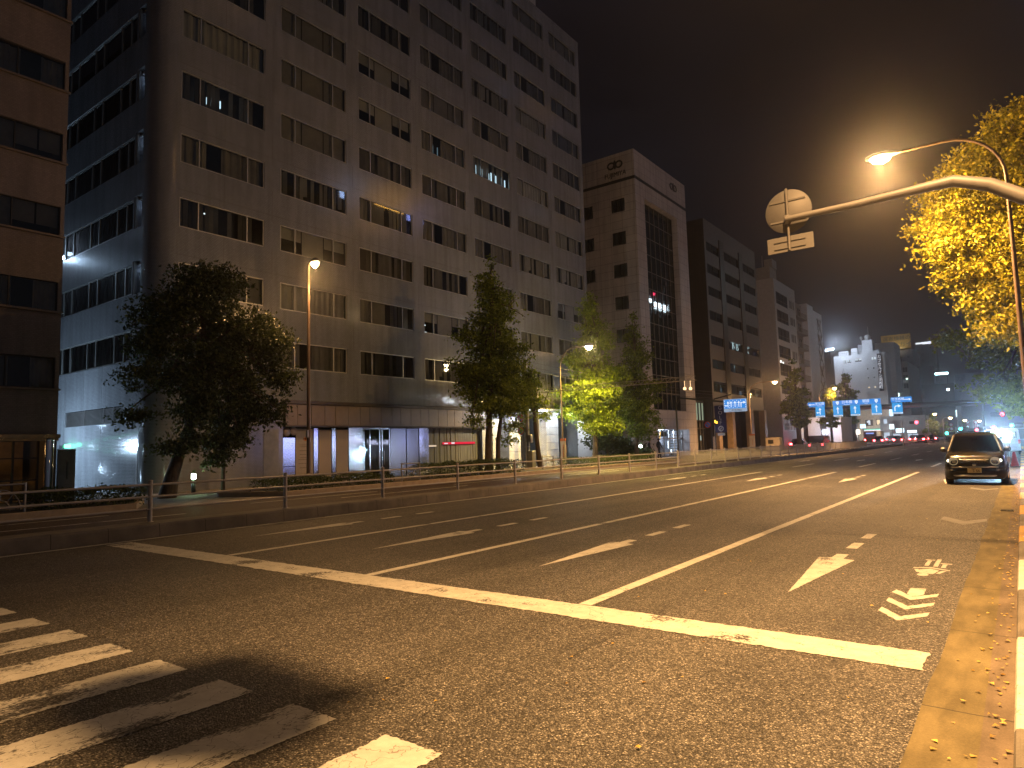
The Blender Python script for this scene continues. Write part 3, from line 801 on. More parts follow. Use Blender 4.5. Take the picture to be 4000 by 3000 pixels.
# ------------------------------------------------------------------ wall helpers
def facade(b, u0, u1, v0, v1, holes, f, dep=.14, mi=0):
    us = sorted({u0, u1, *[h[0] for h in holes], *[h[1] for h in holes]})
    vs = sorted({v0, v1, *[h[2] for h in holes], *[h[3] for h in holes]})
    us = [u for u in us if u0-1e-6 <= u <= u1+1e-6]; vs = [v for v in vs if v0-1e-6 <= v <= v1+1e-6]
    def inside(u, v):
        return any(h[0] < u < h[1] and h[2] < v < h[3] for h in holes)
    for j in range(len(vs)-1):
        for i in range(len(us)-1):
            if not inside((us[i]+us[i+1])/2, (vs[j]+vs[j+1])/2):
                b.quad(f(us[i], vs[j], 0), f(us[i+1], vs[j], 0), f(us[i+1], vs[j+1], 0), f(us[i], vs[j+1], 0), mi)
    for h in holes:
        d = h[4] if len(h) > 4 else dep
        a, c, e, g = h[:4]
        for (p, q) in (((a, e), (c, e)), ((c, e), (c, g)), ((c, g), (a, g)), ((a, g), (a, e))):
            b.quad(f(*p, 0), f(*q, 0), f(*q, -d), f(*p, -d), mi)
fx = lambda X: (lambda u, v, d: (X+d, u, v))           # wall facing +X, u along Y
fy = lambda Y: (lambda u, v, d: (u, Y-d, v))           # wall facing -Y, u along X
def shell(b, x0, x1, y0, y1, z0, z1, skip='', mi=0):
    P = dict(w=((x0, y1), (x0, y0)), s=((x0, y0), (x1, y0)), e=((x1, y0), (x1, y1)), n=((x1, y1), (x0, y1)))
    for k, (a, c) in P.items():
        if k in skip: continue
        b.quad((*a, z0), (*c, z0), (*c, z1), (*a, z1), mi)
    if 't' not in skip: b.quad((x0, y0, z1), (x1, y0, z1), (x1, y1, z1), (x0, y1, z1), mi)
def win_meshes(f, W, H, mull, bl=None, fw=.05, trans=(), name='w'):
    """frame, pane, blind meshes in local (u, v) of a wall; f maps (u, v, d)"""
    fr = MB()
    def bar(a, c, e, g):
        p0 = f(a, e, -.10); p1 = f(c, g, -.03)
        fr.box(p0[0], p1[0], p0[1], p1[1], p0[2], p1[2])
    bar(0, W, 0, fw); bar(0, W, H-fw, H); bar(0, fw, fw, H-fw); bar(W-fw, W, fw, H-fw)
    for m in mull: bar(m-fw*.6, m+fw*.6, fw, H-fw)
    for t in trans: bar(fw, W-fw, t-fw*.4, t+fw*.4)
    gl = MB(); gl.quad(f(fw*.5, fw*.5, -.07), f(W-fw*.5, fw*.5, -.07), f(W-fw*.5, H-fw*.5, -.07), f(fw*.5, H-fw*.5, -.07))
    return fr, gl
def blind_mesh(f, W, H, kind, rr):
    b = MB()
    if kind == 'curtain':
        x = 0.0; pts = []
        while x < W: pts.append((x, -.24 + .035*math.sin(x*19+rr.random()) + rr.uniform(-.012, .012))); x += .055
        pts.append((W, -.24))
        g0, g1 = (W*rr.uniform(.25, .4), W*rr.uniform(.45, .7)) if rr.random() < .5 else (9, 9)
        for (a, da), (c, dc) in zip(pts, pts[1:]):
            if g0 < a < g1: continue
            b.quad(f(a, .03, da), f(c, .03, dc), f(c, H, dc), f(a, H, da))
    elif kind == 'vertical':
        x = .05
        while x < W-.1:
            w = rr.uniform(.10, .16); tw = rr.uniform(.02, .09)
            z0 = .03 if rr.random() < .93 else H*rr.uniform(.1, .4)
            b.quad(f(x, z0, -.22-tw), f(x+w, z0, -.22+tw), f(x+w, H, -.22+tw), f(x, H, -.22-tw))
            x += w + (rr.uniform(.05, .16) if rr.random() < .75 else rr.uniform(.2, .5))
    else:                                                   # roller blinds at different heights
        k = 3
        for i in range(k):
            z0 = H*rr.choice([0.02, .02, .3, .55, .02])
            b.quad(f(W*i/k+.03, z0, -.2), f(W*(i+1)/k-.03, z0, -.2), f(W*(i+1)/k-.03, H, -.2), f(W*i/k+.03, H, -.2))
    return b
def put_windows(parent, places, f0, W, H, mull, fm, gm, bmats, kinds=('curtain', 'vertical', 'roller'), seed=1, fw=.05, blinds=True, trans=()):
    """places: world corner points (u, v); one object per window, with pane and blind as sub-parts"""
    rr = random.Random(seed)
    fr, gl = win_meshes(f0, W, H, mull, fw=fw, trans=trans)
    F = fr.build('window', fm, parent); G = gl.build('pane', gm, F)
    BL = []
    if blinds:
        for kd in kinds:
            for m in bmats:
                o = blind_mesh(f0, W, H, kd, rr).build('blind', m); BL.append(o)
    out = []
    for i, p in enumerate(places):
        if i == 0: w = F
        else:
            w = F.copy(); COL.objects.link(w); w.parent = parent
            g = G.copy(); COL.objects.link(g); g.parent = w
        w.location = p
        if BL:
            c = rr.choice(BL); q = c.copy(); COL.objects.link(q); q.parent = w
        out.append(w)
    for o in BL: bpy.data.objects.remove(o)
    return out
fX0 = lambda u, v, d: (d, u, v)
fY0 = lambda u, v, d: (u, -d, v)

# ------------------------------------------------------------------ brown banded office (far left)
A = thing('office_building', 'pink-brown tiled office with dark window bands at the left edge', 'building', (-26, 8.95, ZP))
def local(t):                                   # parts are modelled in world metres; shift them under the thing's base
    for o in t.children:
        o.matrix_parent_inverse = Matrix.Translation(-t.location)
b = MB()
wz = [(4.04, 5.1), (6.69, 7.7), (9.33, 10.36), (11.95, 13.0), (14.57, 15.64), (17.2, 18.25), (19.8, 20.9)]
y0 = -20.0
facade(b, y0, 8.95, 2.5, 23.5, [(y0+.3, 8.83, a, c, .18) for a, c in wz], fx(-26))
shell(b, -44, -26, y0, 8.95, ZP-.2, 23.5, 'e')
b.build('wall', PTILE, A)
b = MB()
for a, c in wz: b.box(-26.02, -25.9, y0, 8.98, a-.07, a-.005)
b.build('window_sill', BRONZE, A)
pl = []
for a, c in wz:
    y = 8.83-2.05
    while y > -9: pl.append((-26, y, a)); y -= 2.05
put_windows(A, pl, fX0, 2.05, 1.04, (.65,), DFRAME, GLASS, [BLIND2], ('roller', 'curtain'), 5, .03)
b = MB(); b.box(-26.9, -26.88, y0, 8.8, 2.6, 23); b.build('room_back_wall', INT, A)
b = MB(); b.box(-26.1, -25.82, y0, 9.0, 2.36, 2.5, 0, .01); b.box(-26.1, -25.9, y0, 8.97, 2.28, 2.36)
b.build('metal_fascia', simple('brass_fascia', (.5, .38, .2), .25, .9), A)
b = MB(); b.quad((-26.3, y0, ZP+.2), (-26.3, 8.5, ZP+.2), (-26.3, 8.5, 2.28), (-26.3, y0, 2.28)); b.build('shop_glass', glass('shop_glass', (.9, .85, .75), .8), A)
b = MB()
for y in (7.8, 8.5, 6.4, 5.0): b.box(-26.32, -26.24, y-.03, y+.03, ZP, 2.28)
for z in (ZP+.12, 1.0, 1.72): b.box(-26.31, -26.25, y0, 8.5, z-.02, z+.02)
b.build('shop_frame', DFRAME, A)
b = MB(); b.box(-28.4, -28.3, y0, 8.7, ZP, 2.3); b.box(-28.4, -26.3, y0, 8.7, ZP+.02, ZP+.05)
b.box(-27.6, -26.9, 6.9, 7.5, ZP, 1.2); b.box(-27.7, -27.3, 6.0, 6.9, ZP, .8); b.box(-27.5, -27.4, 6.2, 7.0, 1.3, 1.9)
b.build('shop_interior', simple('warm_interior', (.4, .26, .12), .5, var=.4, scale=2), A)
b = MB(); b.lathe((-25.98, 8.73, ZP), [(.17, 0), (.17, .06), (.15, .08), (.15, 2.02), (.15, 2.09)], 24); b.build('polished_column', CHROME, A)
b = MB(); b.lathe((-27.3, 8.42, 4.72), [(.02, .22), (.03, .08), (.15, .05), (.19, 0), (.17, -.05), (.04, -.08)], 16); b.build('ceiling_lamp', emit('warm_ceiling_lamp', (1, .72, .38), 9), A)
local(A)
point('ceiling_light', (-26.95, 8.2, 4.5), 4, (1, .7, .38), .08)
point('shop_light', (-27.0, 6.4, 2.2), 16, (1, .6, .22), .1)
# dark gate panel with a vertical nameplate, beside it
t = thing('gate_wall', 'dark gate wall with vertical black nameplate beside polished column', 'gate', (-26, 9.2, ZP))
b = MB(); b.box(-.06, .04, -.22, .32, 0, 1.72, 0, .01); b.build('panel', simple('gate_panel', (.11, .095, .085), .45), t)
b = MB(); b.box(.04, .055, .05, .10, .7, 1.3); b.build('nameplate', DPOLE, t)

# ------------------------------------------------------------------ tall white-tiled office
B = thing('office_building', 'tall white glazed-tile office block with rows of dark windows', 'building', (-26, 12.8, ZP))
XF, YL, YR, ZR = -26.0, 11.95, 44.62, 33.5
rowz = [6.63 + 2.65*r if r <= 5 else 19.88 + 2.55*(r-5) for r in range(11)]
bays = [12.95 + 4.57*k for k in range(7)]
HW, WW = 1.22, 3.76
b = MB()
holes = [(y, y+WW, z-HW, z) for z in rowz for y in bays]
gh = [(17.7, 31.95, ZP, 3.9, .35), (32.1, 42.44, ZP, 3.95, .9)]
facade(b, 12.8, YR, ZP-.1, ZR, holes+gh, fx(XF))
cn = [(XF-.85+.85*math.cos(a), 12.8-.85*math.sin(a)) for a in [PI/2*k/8 for k in range(9)]]
b.add([(x, y, z) for z in (ZP-.1, ZR) for x, y in cn], [(i+1, i, 9+i, 10+i) for i in range(8)], 0, True)
sw = [(-34.55-2.5*q, -27.72, z-HW, z) for q in (0,) for z in rowz]
lh = [(-37.3, -27.72, z-HW, z) for z in rowz] + [(-27.62, -26.98, z-HW-.02, z+.1, .9) for z in rowz[:8]] + [(-33.9, -28.2, 3.03, 3.68, .2)]
facade(b, -40, -26.85, ZP-.1, ZR, lh, fy(YL))
shell(b, -40, XF, YL, YR, ZP, ZR, 'es')
b.build('wall', WTILE, B)
# vertical and horizontal movement joints: thin dark recess lines standing as real strips
b = MB()
for y in [bays[k]-.42 for k in range(1, 7)]+[bays[k]+WW*.5 for k in range(7)]:
    zs = [3.95]+[q for z in rowz for q in (z-HW, z)]+[ZR]
    for i in range(0, len(zs)-1, 2):
        b.box(XF-.002, XF+.003, y-.008, y+.008, zs[i], zs[i+1]) if (y-bays[0]) % 4.57 < WW else b.box(XF-.002, XF+.003, y-.008, y+.008, zs[i], zs[i+1])
for z in rowz: b.box(XF-.002, XF+.004, 12.8, YR, z+.30, z+.312)
for x in (-30.2, -32.0, -34): b.box(x-.01, x+.01, YL-.004, YL+.002, .3, 5.4)
b.box(-34, -26.95, YL-.004, YL+.002, 2.05, 2.075)
b.build('joint_strips', simple('joint_sealant', (.12, .12, .12), .7), B)
ws = put_windows(B, [(XF, y, z-HW) for z in rowz for y in bays], fX0, WW, HW, (.79, 2.95), FRAME, GLASS, [BLIND, BLIND2], ('curtain', 'vertical', 'roller', 'vertical'), 8, .045)
put_windows(B, [(-37.3, YL, z-HW) for z in rowz], fY0, 9.58, HW, (2.75, 3.66, 5.47, 6.33, 8.09, 8.95), FRAME, GLASS, [BLIND2], ('curtain', 'roller'), 4, .05)
b = MB(); b.box(XF-1.3, XF-1.28, 13.1, 44.4, 4.6, 33); b.box(-39.5, -27.7, YL+1.2, YL+1.22, 4.6, 33); b.build('room_back_wall', INT, B)
# lit office behind the blinds of one window, and strip lamps behind others
b = MB(); rr = random.Random(3)
LIT = emit('lit_office_strip', (.62, .86, 1.0), 1.7); LITD = emit('dim_office_strip', (.55, .8, .95), .22)
x = bays[4]+.18
while x < bays[4]+WW-.2:
    w = rr.uniform(.07, .17); h = rr.uniform(.45, .62)
    b.quad((XF-.30, x, rowz[5]-HW+.22), (XF-.30, x+w, rowz[5]-HW+.2), (XF-.30, x+w, rowz[5]-HW+.2+h), (XF-.30, x, rowz[5]-HW+.2+h)); x += w+rr.uniform(.05, .16)
b.build('lit_office_light', LIT, B)
b = MB()
for i, x in enumerate((.25, .55, .9, 1.2, 1.6, 1.95, 2.25, 2.7, 3.05, 3.35, 3.55)):
    b.quad((XF-.30, bays[3]+x, rowz[5]-HW+.2), (XF-.30, bays[3]+x+.08, rowz[5]-HW+.2), (XF-.30, bays[3]+x+.08, rowz[5]-.5), (XF-.30, bays[3]+x, rowz[5]-.5))
b.build('lit_office_light', LITD, B)
b = MB()
for i in range(4):
    y = bays[0]+1.35+i*.19
    b.box(XF-.6, XF-.55, y, y+.06, rowz[4]-.72+i*.012, rowz[4]-.42+i*.02)
b.build('lit_office_light', LIT, B)
b = MB(); b.box(XF-.32, XF-.30, bays[2]+3.05, bays[2]+3.24, rowz[1]-HW+.1, rowz[1]-HW+.42); b.build('lit_office_light', emit('warm_desk_light', (1, .85, .65), .8), B)
b = MB()
for (k, r, dy, dz) in ((3, 1, .35, .5), (3, 1, .1, .8), (3, 1, .42, .1), (2, 4, 2.9, .15), (3, 3, .1, .3), (1, 8, .12, .8), (0, 2, 1.2, .9), (5, 0, .5, .5)):
    y = bays[k]+dy; z = rowz[r]-HW+dz; b.box(XF-.4, XF-.36, y, y+.12, z, z+.05)
b.build('lit_office_light', emit('small_office_light', (.8, .95, 1), 1.6), B)
# open escape stair at the corner of the left face
b = MB()
for z in rowz[:8]:
    b.quad((-27.6, YL+.9, z-HW), (-27.0, YL+.9, z-HW), (-27.0, YL+.9, z+.1), (-27.6, YL+.9, z+.1))
    b.box(-27.6, -27.0, YL+.15, YL+.85, z-.02, z+.06)
b.build('stair_landing', simple('stairwell_paint', (.5, .5, .5), .8), B)
for z in rowz[:8]:
    b = MB()
    b.tube([(-27.58, YL+.3, z-HW), (-27.04, YL+.5, z-.1)], .025, 6); b.tube([(-27.05, YL+.2, z-HW), (-27.4, YL+.4, z-.5)], .018, 6)
    b.box(-27.62, -27.5, YL+.02, YL+.10, z-HW, z+.08)
    b.build('stair_railing', FRAME, B)
for r in range(6): point('stair_light', (-27.35, YL+.45, rowz[r]-.18), 1.6 if r < 5 else .3, (.5, .68, 1), .05)
# louvres and service panels of the left face
b = MB()
for k in range(13): b.box(-33.9, -28.2, YL+.03, YL+.10, 3.05+k*.048, 3.065+k*.048)
for x in (-31.9, -30.0, -29.1): b.box(x-.02, x+.02, YL+.02, YL+.11, 3.03, 3.68)
b.build('louvre', DGREY, B)
b = MB(); b.box(-26.95, -26.87, YL-.01, YL+.02, ZP, 2.05); b.box(-34.0, -26.95, YL-.006, YL+.01, ZP, .42)
b.build('plinth', WTILE2, B)
b = MB(); b.box(-33.45, -33.0, YL-.16, YL-.02, 2.12, 2.28, 0, .02); b.build('exit_light', emit('green_exit_light', (.12, 1, .5), 6), B)
point('green_light', (-32.75, YL-.18, 2.25), 3.2, (.05, 1, .45), .08)
b = MB(); b.box(-33.9, -33.55, YL-.2, YL-.02, 2.1, 2.25); b.build('gas_meter_box', DPOLE, B)
b = MB(); b.box(-32.6, -32.2, 8.96, 9.2, 2.3, 2.45, 0, .02); b.box(-42.8, -42.4, 8.96, 9.2, 13.2, 13.35, 0, .02); o = b.build('assumed_alley_lamp', emit('assumed_alley_lamp', (.62, .8, 1), 8), A); o.matrix_parent_inverse = Matrix.Translation(-A.location)  # hidden wall lamps, assumed from the bluish light on the left face
point('assumed_alley_light', (-42.6, 9.4, 13.0), 320, (.5, .72, 1), .12)  # added high up to make a highlight on the tiled left face
point('assumed_alley_light', (-32.4, 9.4, 2.15), 800, (.52, .74, 1), .15)
# canopy band over the entrance
b = MB()
y = 17.72; i = 0
while y < 31.7:
    w = .74 if i % 3 else .62
    b.box(XF-.1, XF+.16, y+.008, min(y+w, 31.9)-.008, 2.86, 3.80, 0, .006); y += w; i += 1
b.build('canopy_panel', BRONZE, B)
b = MB(); b.box(XF-.1, XF+.22, 17.65, 31.95, 3.80, 3.97, 0, .03); b.box(XF-.1, XF+.19, 17.68, 31.93, 2.78, 2.86, 0, .02); b.box(XF-.34, XF-.1, 17.7, 31.9, 2.84, 2.88)
b.build('canopy_trim', simple('dark_trim', (.09, .075, .06), .35, .5), B)
# tile and metal panels of the ground floor
b = MB(); b.box(XF-.02, XF+.012, 16.72, 17.48, ZP, 2.7); b.box(XF-.02, XF+.016, 16.72, 17.48, 1.72, 1.735); b.box(XF-.02, XF+.016, 16.72, 17.48, 2.2, 2.215)
b.build('service_door', simple('grey_blue_door', (.2, .21, .24), .5), B)
gx = XF-.18
def panel(nm, y0, y1, z0, z1, m, d=.05): 
    q = MB(); q.box(gx-d, gx, y0+.01, y1-.01, z0, z1, 0, .006); return q.build(nm, m, B)
panel('steel_door', 17.76, 18.45, ZP, 1.02, STEEL); panel('steel_door', 17.76, 18.45, 1.05, 2.32, STEEL)
b = MB(); b.lathe((gx+.0, 17.98, 2.56), [(.19, -.02), (.19, .05), (.17, .06)], 20, 0, 'x'); b.lathe((gx, 18.34, 2.6), [(.19, -.02), (.19, .05), (.17, .06)], 20, 0, 'x'); b.build('round_vent', simple('vent_cover', (.3, .24, .2), .4, .4), B)
CREAM = simple('cream_board', (.36, .31, .25), .55, var=.06)
nb = panel('notice_board', 18.47, 19.42, ZP+.05, 2.72, CREAM)
b = MB(); rr = random.Random(9)
for k, z in enumerate((1.98, 1.9, 1.72, 1.55, 1.40, 1.32, 1.14, .95)):
    x = 18.62+rr.uniform(0, .12); 
    while x < 19.25:
        w = rr.uniform(.03, .08); b.box(gx, gx+.004, x, x+w, z-.014, z+.014); x += w+.025
b.build('lettering', simple('board_lettering', (.12, .09, .07), .6), nb)
b = MB(); b.lathe((gx, 18.98, 2.25), [(.09, 0), (.09, .006), (.055, .006), (.055, 0)], 20, 0, 'x'); b.build('ring_emblem', simple('orange_emblem', (.6, .2, .04), .5), nb)
panel('steel_pilaster', 19.44, 19.70, ZP, 2.75, STEEL, .0+.03); panel('notice_board', 19.72, 20.45, ZP+.1, 2.68, CREAM)
panel('steel_pilaster', 20.47, 20.72, ZP, 2.75, STEEL, .03); panel('notice_board', 20.74, 21.46, ZP+.1, 2.68, CREAM)
panel('steel_panel', 21.48, 22.40, ZP, 2.8, STEEL); panel('steel_panel', 24.2, 25.32, ZP, 2.75, DSTEEL); panel('steel_panel', 25.36, 26.26, ZP, 2.75, DSTEEL)
panel('steel_panel', 26.3, 27.05, ZP, 2.8, STEEL)
b = MB(); b.box(gx-.04, gx-.03, 22.42, 24.17, ZP, 2.8); b.build('door_glass', DGLASS, B)
b = MB()
for y in (22.42, 22.8, 23.45, 23.62, 24.12): b.box(gx-.06, gx+.0, y, y+.05, ZP, 2.75)
b.box(gx-.06, gx, 22.42, 24.17, 2.7, 2.78); b.build('door_frame', STEEL, B)
b = MB(); b.tube([(gx+.06, 23.38, .9), (gx+.06, 23.38, 1.6)], .02, 8); b.tube([(gx+.06, 23.72, .9), (gx+.06, 23.72, 1.6)], .02, 8); b.build('door_handle', CHROME, B)
b = MB(); b.box(gx-1.4, gx-1.35, 22.5, 22.78, 1.7, 2.7); b.build('lobby_light', emit('lobby_light', (.55, .95, 1), 1.8), B)
b = MB()
y = 27.08; rr = random.Random(4)
while y < 31.9:
    w = rr.uniform(.10, .22); b.box(gx-.1-rr.uniform(0, .06), gx-.02-rr.uniform(0, .05), y, y+w-.012, ZP, 2.78); y += w
b.build('slatted_wall', SLATS, B)
b = MB(); b.box(gx-.5, gx-.45, 17.7, 32, ZP, 2.9); b.build('lobby_back_wall', INT, B)
b = MB(); b.box(gx-.0, gx+.05, 28.15, 30.95, 1.86, 1.98, 0, .005); rs = b.build('sign_strip', emit('red_sign_strip', (1, .03, .07), .85), B)
b = MB(); b.box(gx+.05, gx+.055, 28.25, 28.55, 1.88, 1.94); b.box(gx+.05, gx+.055, 28.85, 29.12, 1.88, 1.97); b.build('lettering', emit('white_sign_lettering', (1, .9, .95), .9), rs)
b = MB(); b.box(gx, gx+.03, 27.06, 27.62, 1.75, 1.83); b.build('small_sign', emit('small_cream_sign', (1, .78, .55), .8), B)
# lit pilotis with white columns
b = MB(); b.quad((-31, 32.1, ZP), (-31, 42.44, ZP), (-31, 42.44, 3.9), (-31, 32.1, 3.9)); b.build('piloti_back_wall', simple('dim_concrete', (.10, .095, .09), .8), B)
b = MB(); b.box(-31, XF+.02, 32.1, 42.44, 3.97, 4.03); b.build('piloti_ceiling', WPLAS, B)
for y0_, y1_ in ((30.6, 31.9), (32.45, 33.15), (34.1, 35.35), (38.35, 39.85)):
    b = MB()
    if y0_ < 32: b.box(XF+.005, XF+.03, 31.45, 31.9, ZP, 3.9)
    else:
        for k in range(6): b.box(XF-.75, XF+.03, y0_, y1_, ZP+k*.52, ZP+.508+k*.52, 0, .008)
        b.box(XF-.73, XF+.02, y0_+.01, y1_-.01, ZP+3.13, 3.72)
        b.box(XF-.82, XF+.07, y0_-.05, y1_+.05, 3.72, 3.92)
    b.build('white_column', WTILE2, B)
b = MB(); b.box(XF, XF+.02, 42.46, YR-.05, ZP, 3.7); b.build('white_panel_wall', simple('white_enamel_panel', (.7, .7, .72), .4, var=.04), B)
b = MB(); b.box(XF-.05, XF+1.0, 32.1, YR, 3.97, 4.05); b.build('added_eave', WPLAS, B)  # overhang added to hold the front tube lamps
b = MB()
for y in (33.6, 36.8, 40.9, 43.4): b.tube([(XF+.8, y-.55, 3.91), (XF+.8, y+.55, 3.91)], .045, 8)
b.tube([(XF-1.6, 35.5, 3.85), (XF-1.6, 37.5, 3.85)], .05, 8)
b.build('tube_lamp', emit('white_tube_lamp', (.86, .93, 1), 14), B)
for y in (33.4, 35.6, 39.2, 43.5): point('piloti_light', (XF+1.3, y, 3.6), 240, (.84, .91, 1), .12)  # added in front of the columns to brighten them
point('piloti_light', (XF-1.8, 36.8, 3.5), 60, (.84, .93, 1), .15)
# plant room set back on the roof
b = MB(); b.box(-33, -29.5, 22, 44.0, ZR, 39.2); b.build('plant_room', GREY, B)
b = MB(); b.box(XF-.3, XF+.02, 12.8, YR, ZR, ZR+.18); b.build('parapet', WTILE, B)
local(B)
for o in B.children:
    if o.name.startswith('window'): pass

# ------------------------------------------------------------------ beige granite hotel with the glass curtain wall
C = thing('hotel_building', 'beige granite building with tall glass curtain wall and roof emblem', 'building', (-26, 53.8, ZP))
b = MB()
facade(b, 53.8, 65.4, ZP, 28.1, [(55.65, 62.95, 4.55, 23.95, .7), (56.1, 63.4, ZP, 2.78, .9)], fx(-26))
lw = [(-28.45, -27.1, z-1.2, z) for z in (23.8, 20.72, 17.75, 14.78, 11.8, 8.8, 5.8)]
lw2 = [(-31.6, -30.4, z-1.2, z) for z in (23.8, 20.72, 17.75, 14.78, 11.8)]
facade(b, -36, -26, ZP, 28.1, [(*h, .12) for h in lw+lw2], fy(53.8))
shell(b, -36, -26, 53.8, 65.4, ZP, 28.1, 'es'); b.build('wall', GRAN, C)
b = MB(); b.box(-36, -25.97, 53.77, 65.43, 25.35, 25.62); b.build('dark_band', DFRAME, C)
put_windows(C, [(h[0], 53.8, h[2]) for h in lw], fY0, 1.35, 1.2, (.68,), DFRAME, GLASS, [BLIND], ('roller', 'curtain'), 3, .06)
put_windows(C, [(h[0], 53.8, h[2]) for h in lw2], fY0, 1.2, 1.2, (.6,), DFRAME, GLASS, [BLIND], ('roller', 'curtain'), 3, .06)
b = MB()
for z in [4.6+1.61*k for k in range(13)]: b.box(-26.66, -26.58, 55.65, 62.95, z-.03, z+.03)
for k in range(8): y = 55.65+7.3*k/7; b.box(-26.66, -26.56, y-.035, y+.035, 4.55, 23.95)
b.build('curtain_wall_frame', DGREY, C)
b = MB(); b.quad((-26.62, 55.65, 4.55), (-26.62, 62.95, 4.55), (-26.62, 62.95, 23.95), (-26.62, 55.65, 23.95)); b.build('curtain_wall_glass', DGLASS, C)
b = MB()
for z in [4.6+3.22*k for k in range(7)]: b.box(-27.4, -26.75, 55.7, 62.9, z-.25, z)
b.box(-28.0, -27.95, 55.3, 63.4, 4.5, 24.2); b.build('floor_slabs', simple('lobby_grey', (.13, .14, .14), .8), C)
def roof_emblem(parent, f):
    q = MB()
    for cu in (-.42, .42):
        for k in range(18):
            a0, a1 = 2*PI*k/18, 2*PI*(k+1)/18
            q.prism([(cu+.42*math.cos(a0), .36*math.sin(a0)), (cu+.42*math.cos(a1), .36*math.sin(a1)), (cu+.27*math.cos(a1), .22*math.sin(a1)), (cu+.27*math.cos(a0), .22*math.sin(a0))], f, .0, .05)
    q.prism([(-.2, -.12), (0, -.42), (.2, -.12), (.12, .3), (0, .48), (-.12, .3)], f, 0, .06)
    q.build('emblem', DFRAME, parent)
roof_emblem(C, lambda u, v, d: (-27.9+u*.95, 53.8-d, 27.05+v))
roof_emblem(C, lambda u, v, d: (-26+d, 62.4+u, 27.0+v))
text('FUJIMIYA', .62, DFRAME, C, (-27.9, 53.77, 26.15), FACE_Y, sx=.9)
b = MB(); b.quad((-26.8, 56.1, ZP), (-26.8, 63.4, ZP), (-26.8, 63.4, 2.75), (-26.8, 56.1, 2.75)); b.build('entrance_glass', glass('entrance_glass', (.9, .95, 1), .85), C)
b = MB()
for y in (56.15, 57.9, 58.0, 59.2, 60.3, 61.4, 63.3): b.box(-26.84, -26.76, y-.04, y+.04, ZP, 2.75)
b.box(-26.84, -26.76, 56.1, 63.4, 1.9, 1.97); b.build('entrance_frame', FRAME, C)
b = MB()
for y0_, y1_ in ((56.2, 57.8), (61.5, 63.2)):
    for k in range(9): b.box(-27.2, -27.15, y0_, y1_, .5+k*.25, .66+k*.25)
b.build('shutter_slats', emit('lit_shutter', (.7, .8, 1), .55), C)
b = MB(); b.box(-28.2, -28.1, 56, 63.5, ZP, 2.9); b.box(-28.2, -26.1, 56, 63.5, 2.78, 2.85); b.box(-27.8, -27.2, 59.4, 60.2, ZP, 1.4); b.build('lobby', simple('lobby_white', (.5, .52, .56), .7), C)
b = MB(); b.box(-26.95, -26.9, 58.6, 60.1, 2.15, 2.62); b.build('door_sign', simple('dark_door_sign', (.12, .09, .06), .5), C)
b = MB(); b.tube([(-26.9, 58.5, 1.95), (-26.9, 58.62, 2.6)], .06, 8); b.build('lantern', emit('orange_lantern', (1, .55, .12), 2.2), C)
b = MB(); b.box(-27.0, -26.92, 60.4, 60.55, 1.0, 1.7); b.box(-27, -26.92, 61.0, 61.1, .6, .9); b.build('window_display_light', emit('display_light', (.85, .95, 1), 3), C)
point('lobby_light', (-27.5, 59.8, 2.5), 420, (.72, .82, 1), .2)
local(C)

# ------------------------------------------------------------------ dark banded office
D = thing('office_building', 'dark stone office with grey bands and lit letters in a window', 'building', (-26, 70.2, ZP))
dz = [(6.78, 8.0), (9.36, 10.44), (12.0, 13.0), (14.72, 15.8), (17.42, 18.5), (19.9, 21.0), (22.4, 23.5)]
b = MB()
hl = [(y0_, y1_, a, c, .2) for a, c in dz for y0_, y1_ in ((70.7, 74.6), (76.0, 81.3), (82.6, 87.5))]
facade(b, 70.2, 88.0, 5.2, 25.9, hl, fx(-26)); b.build('wall_bands', DGREY, D)
b = MB()
shell(b, -40, -26, 70.2, 88.0, ZP, 25.9, 'e')
for y0_, y1_ in ((74.6, 76.0), (81.3, 82.6)): b.box(-26.3, -25.9, y0_, y1_, 5.2, 24.4)
b.build('wall', DARK, D)
for grp, W in (((70.7,), 3.9), ((76.0,), 5.3), ((82.6,), 4.9)):
    put_windows(D, [(-26, y, a) for a, c in dz for y in grp], fX0, W, 1.08, (W/2,), DFRAME, DGLASS, [BLIND2], ('roller', 'vertical'), 6, .05)
b = MB(); b.box(-27.6, -27.5, 70.4, 87.8, 5.2, 25.5); b.build('room_back_wall', INT, D)
LW = emit('bluish_office_light', (.6, .78, 1), .5); LB = emit('office_light_and_reflection', (.8, .95, 1), 3.0)
b = MB()
for r, parts in ((0, ((76.1, 81.2, .05, .75), (82.7, 87.4, 0, .6), (72.6, 74.5, .1, .75))), (1, ((71.0, 74.4, .3, .9), (76.1, 80.9, .05, .55)))):
    for a, c, e, g in parts: b.quad((-26.5, a, dz[r][0]+e), (-26.5, c, dz[r][0]+e), (-26.5, c, dz[r][0]+g), (-26.5, a, dz[r][0]+g))
b.build('lit_office_light', LW, D)
b = MB()
for a, c, e, g, r in ((72.5, 75.0, .78, .92, 0), (77.0, 78.6, .8, .95, 0), (73.2, 74.2, .1, .5, 1), (76.4, 79.8, .62, .95, 1), (70.9, 72.0, .3, .95, 1)):
    k = a
    while k < c:
        b.box(-26.42, -26.4, k, min(k+.25, c), dz[r][0]+e+RND.uniform(0, .1), dz[r][0]+g); k += RND.uniform(.35, .6)
b.build('lit_office_light', LB, D)
text('NB', 1.1, LB, D, (-26.18, 79.0, 12.5), FACE_X, sx=1.5); text('K', 1.1, LB, D, (-26.18, 83.4, 12.5), FACE_X, sx=1.5)  # reflection of an advertising sign, put in as glowing letters
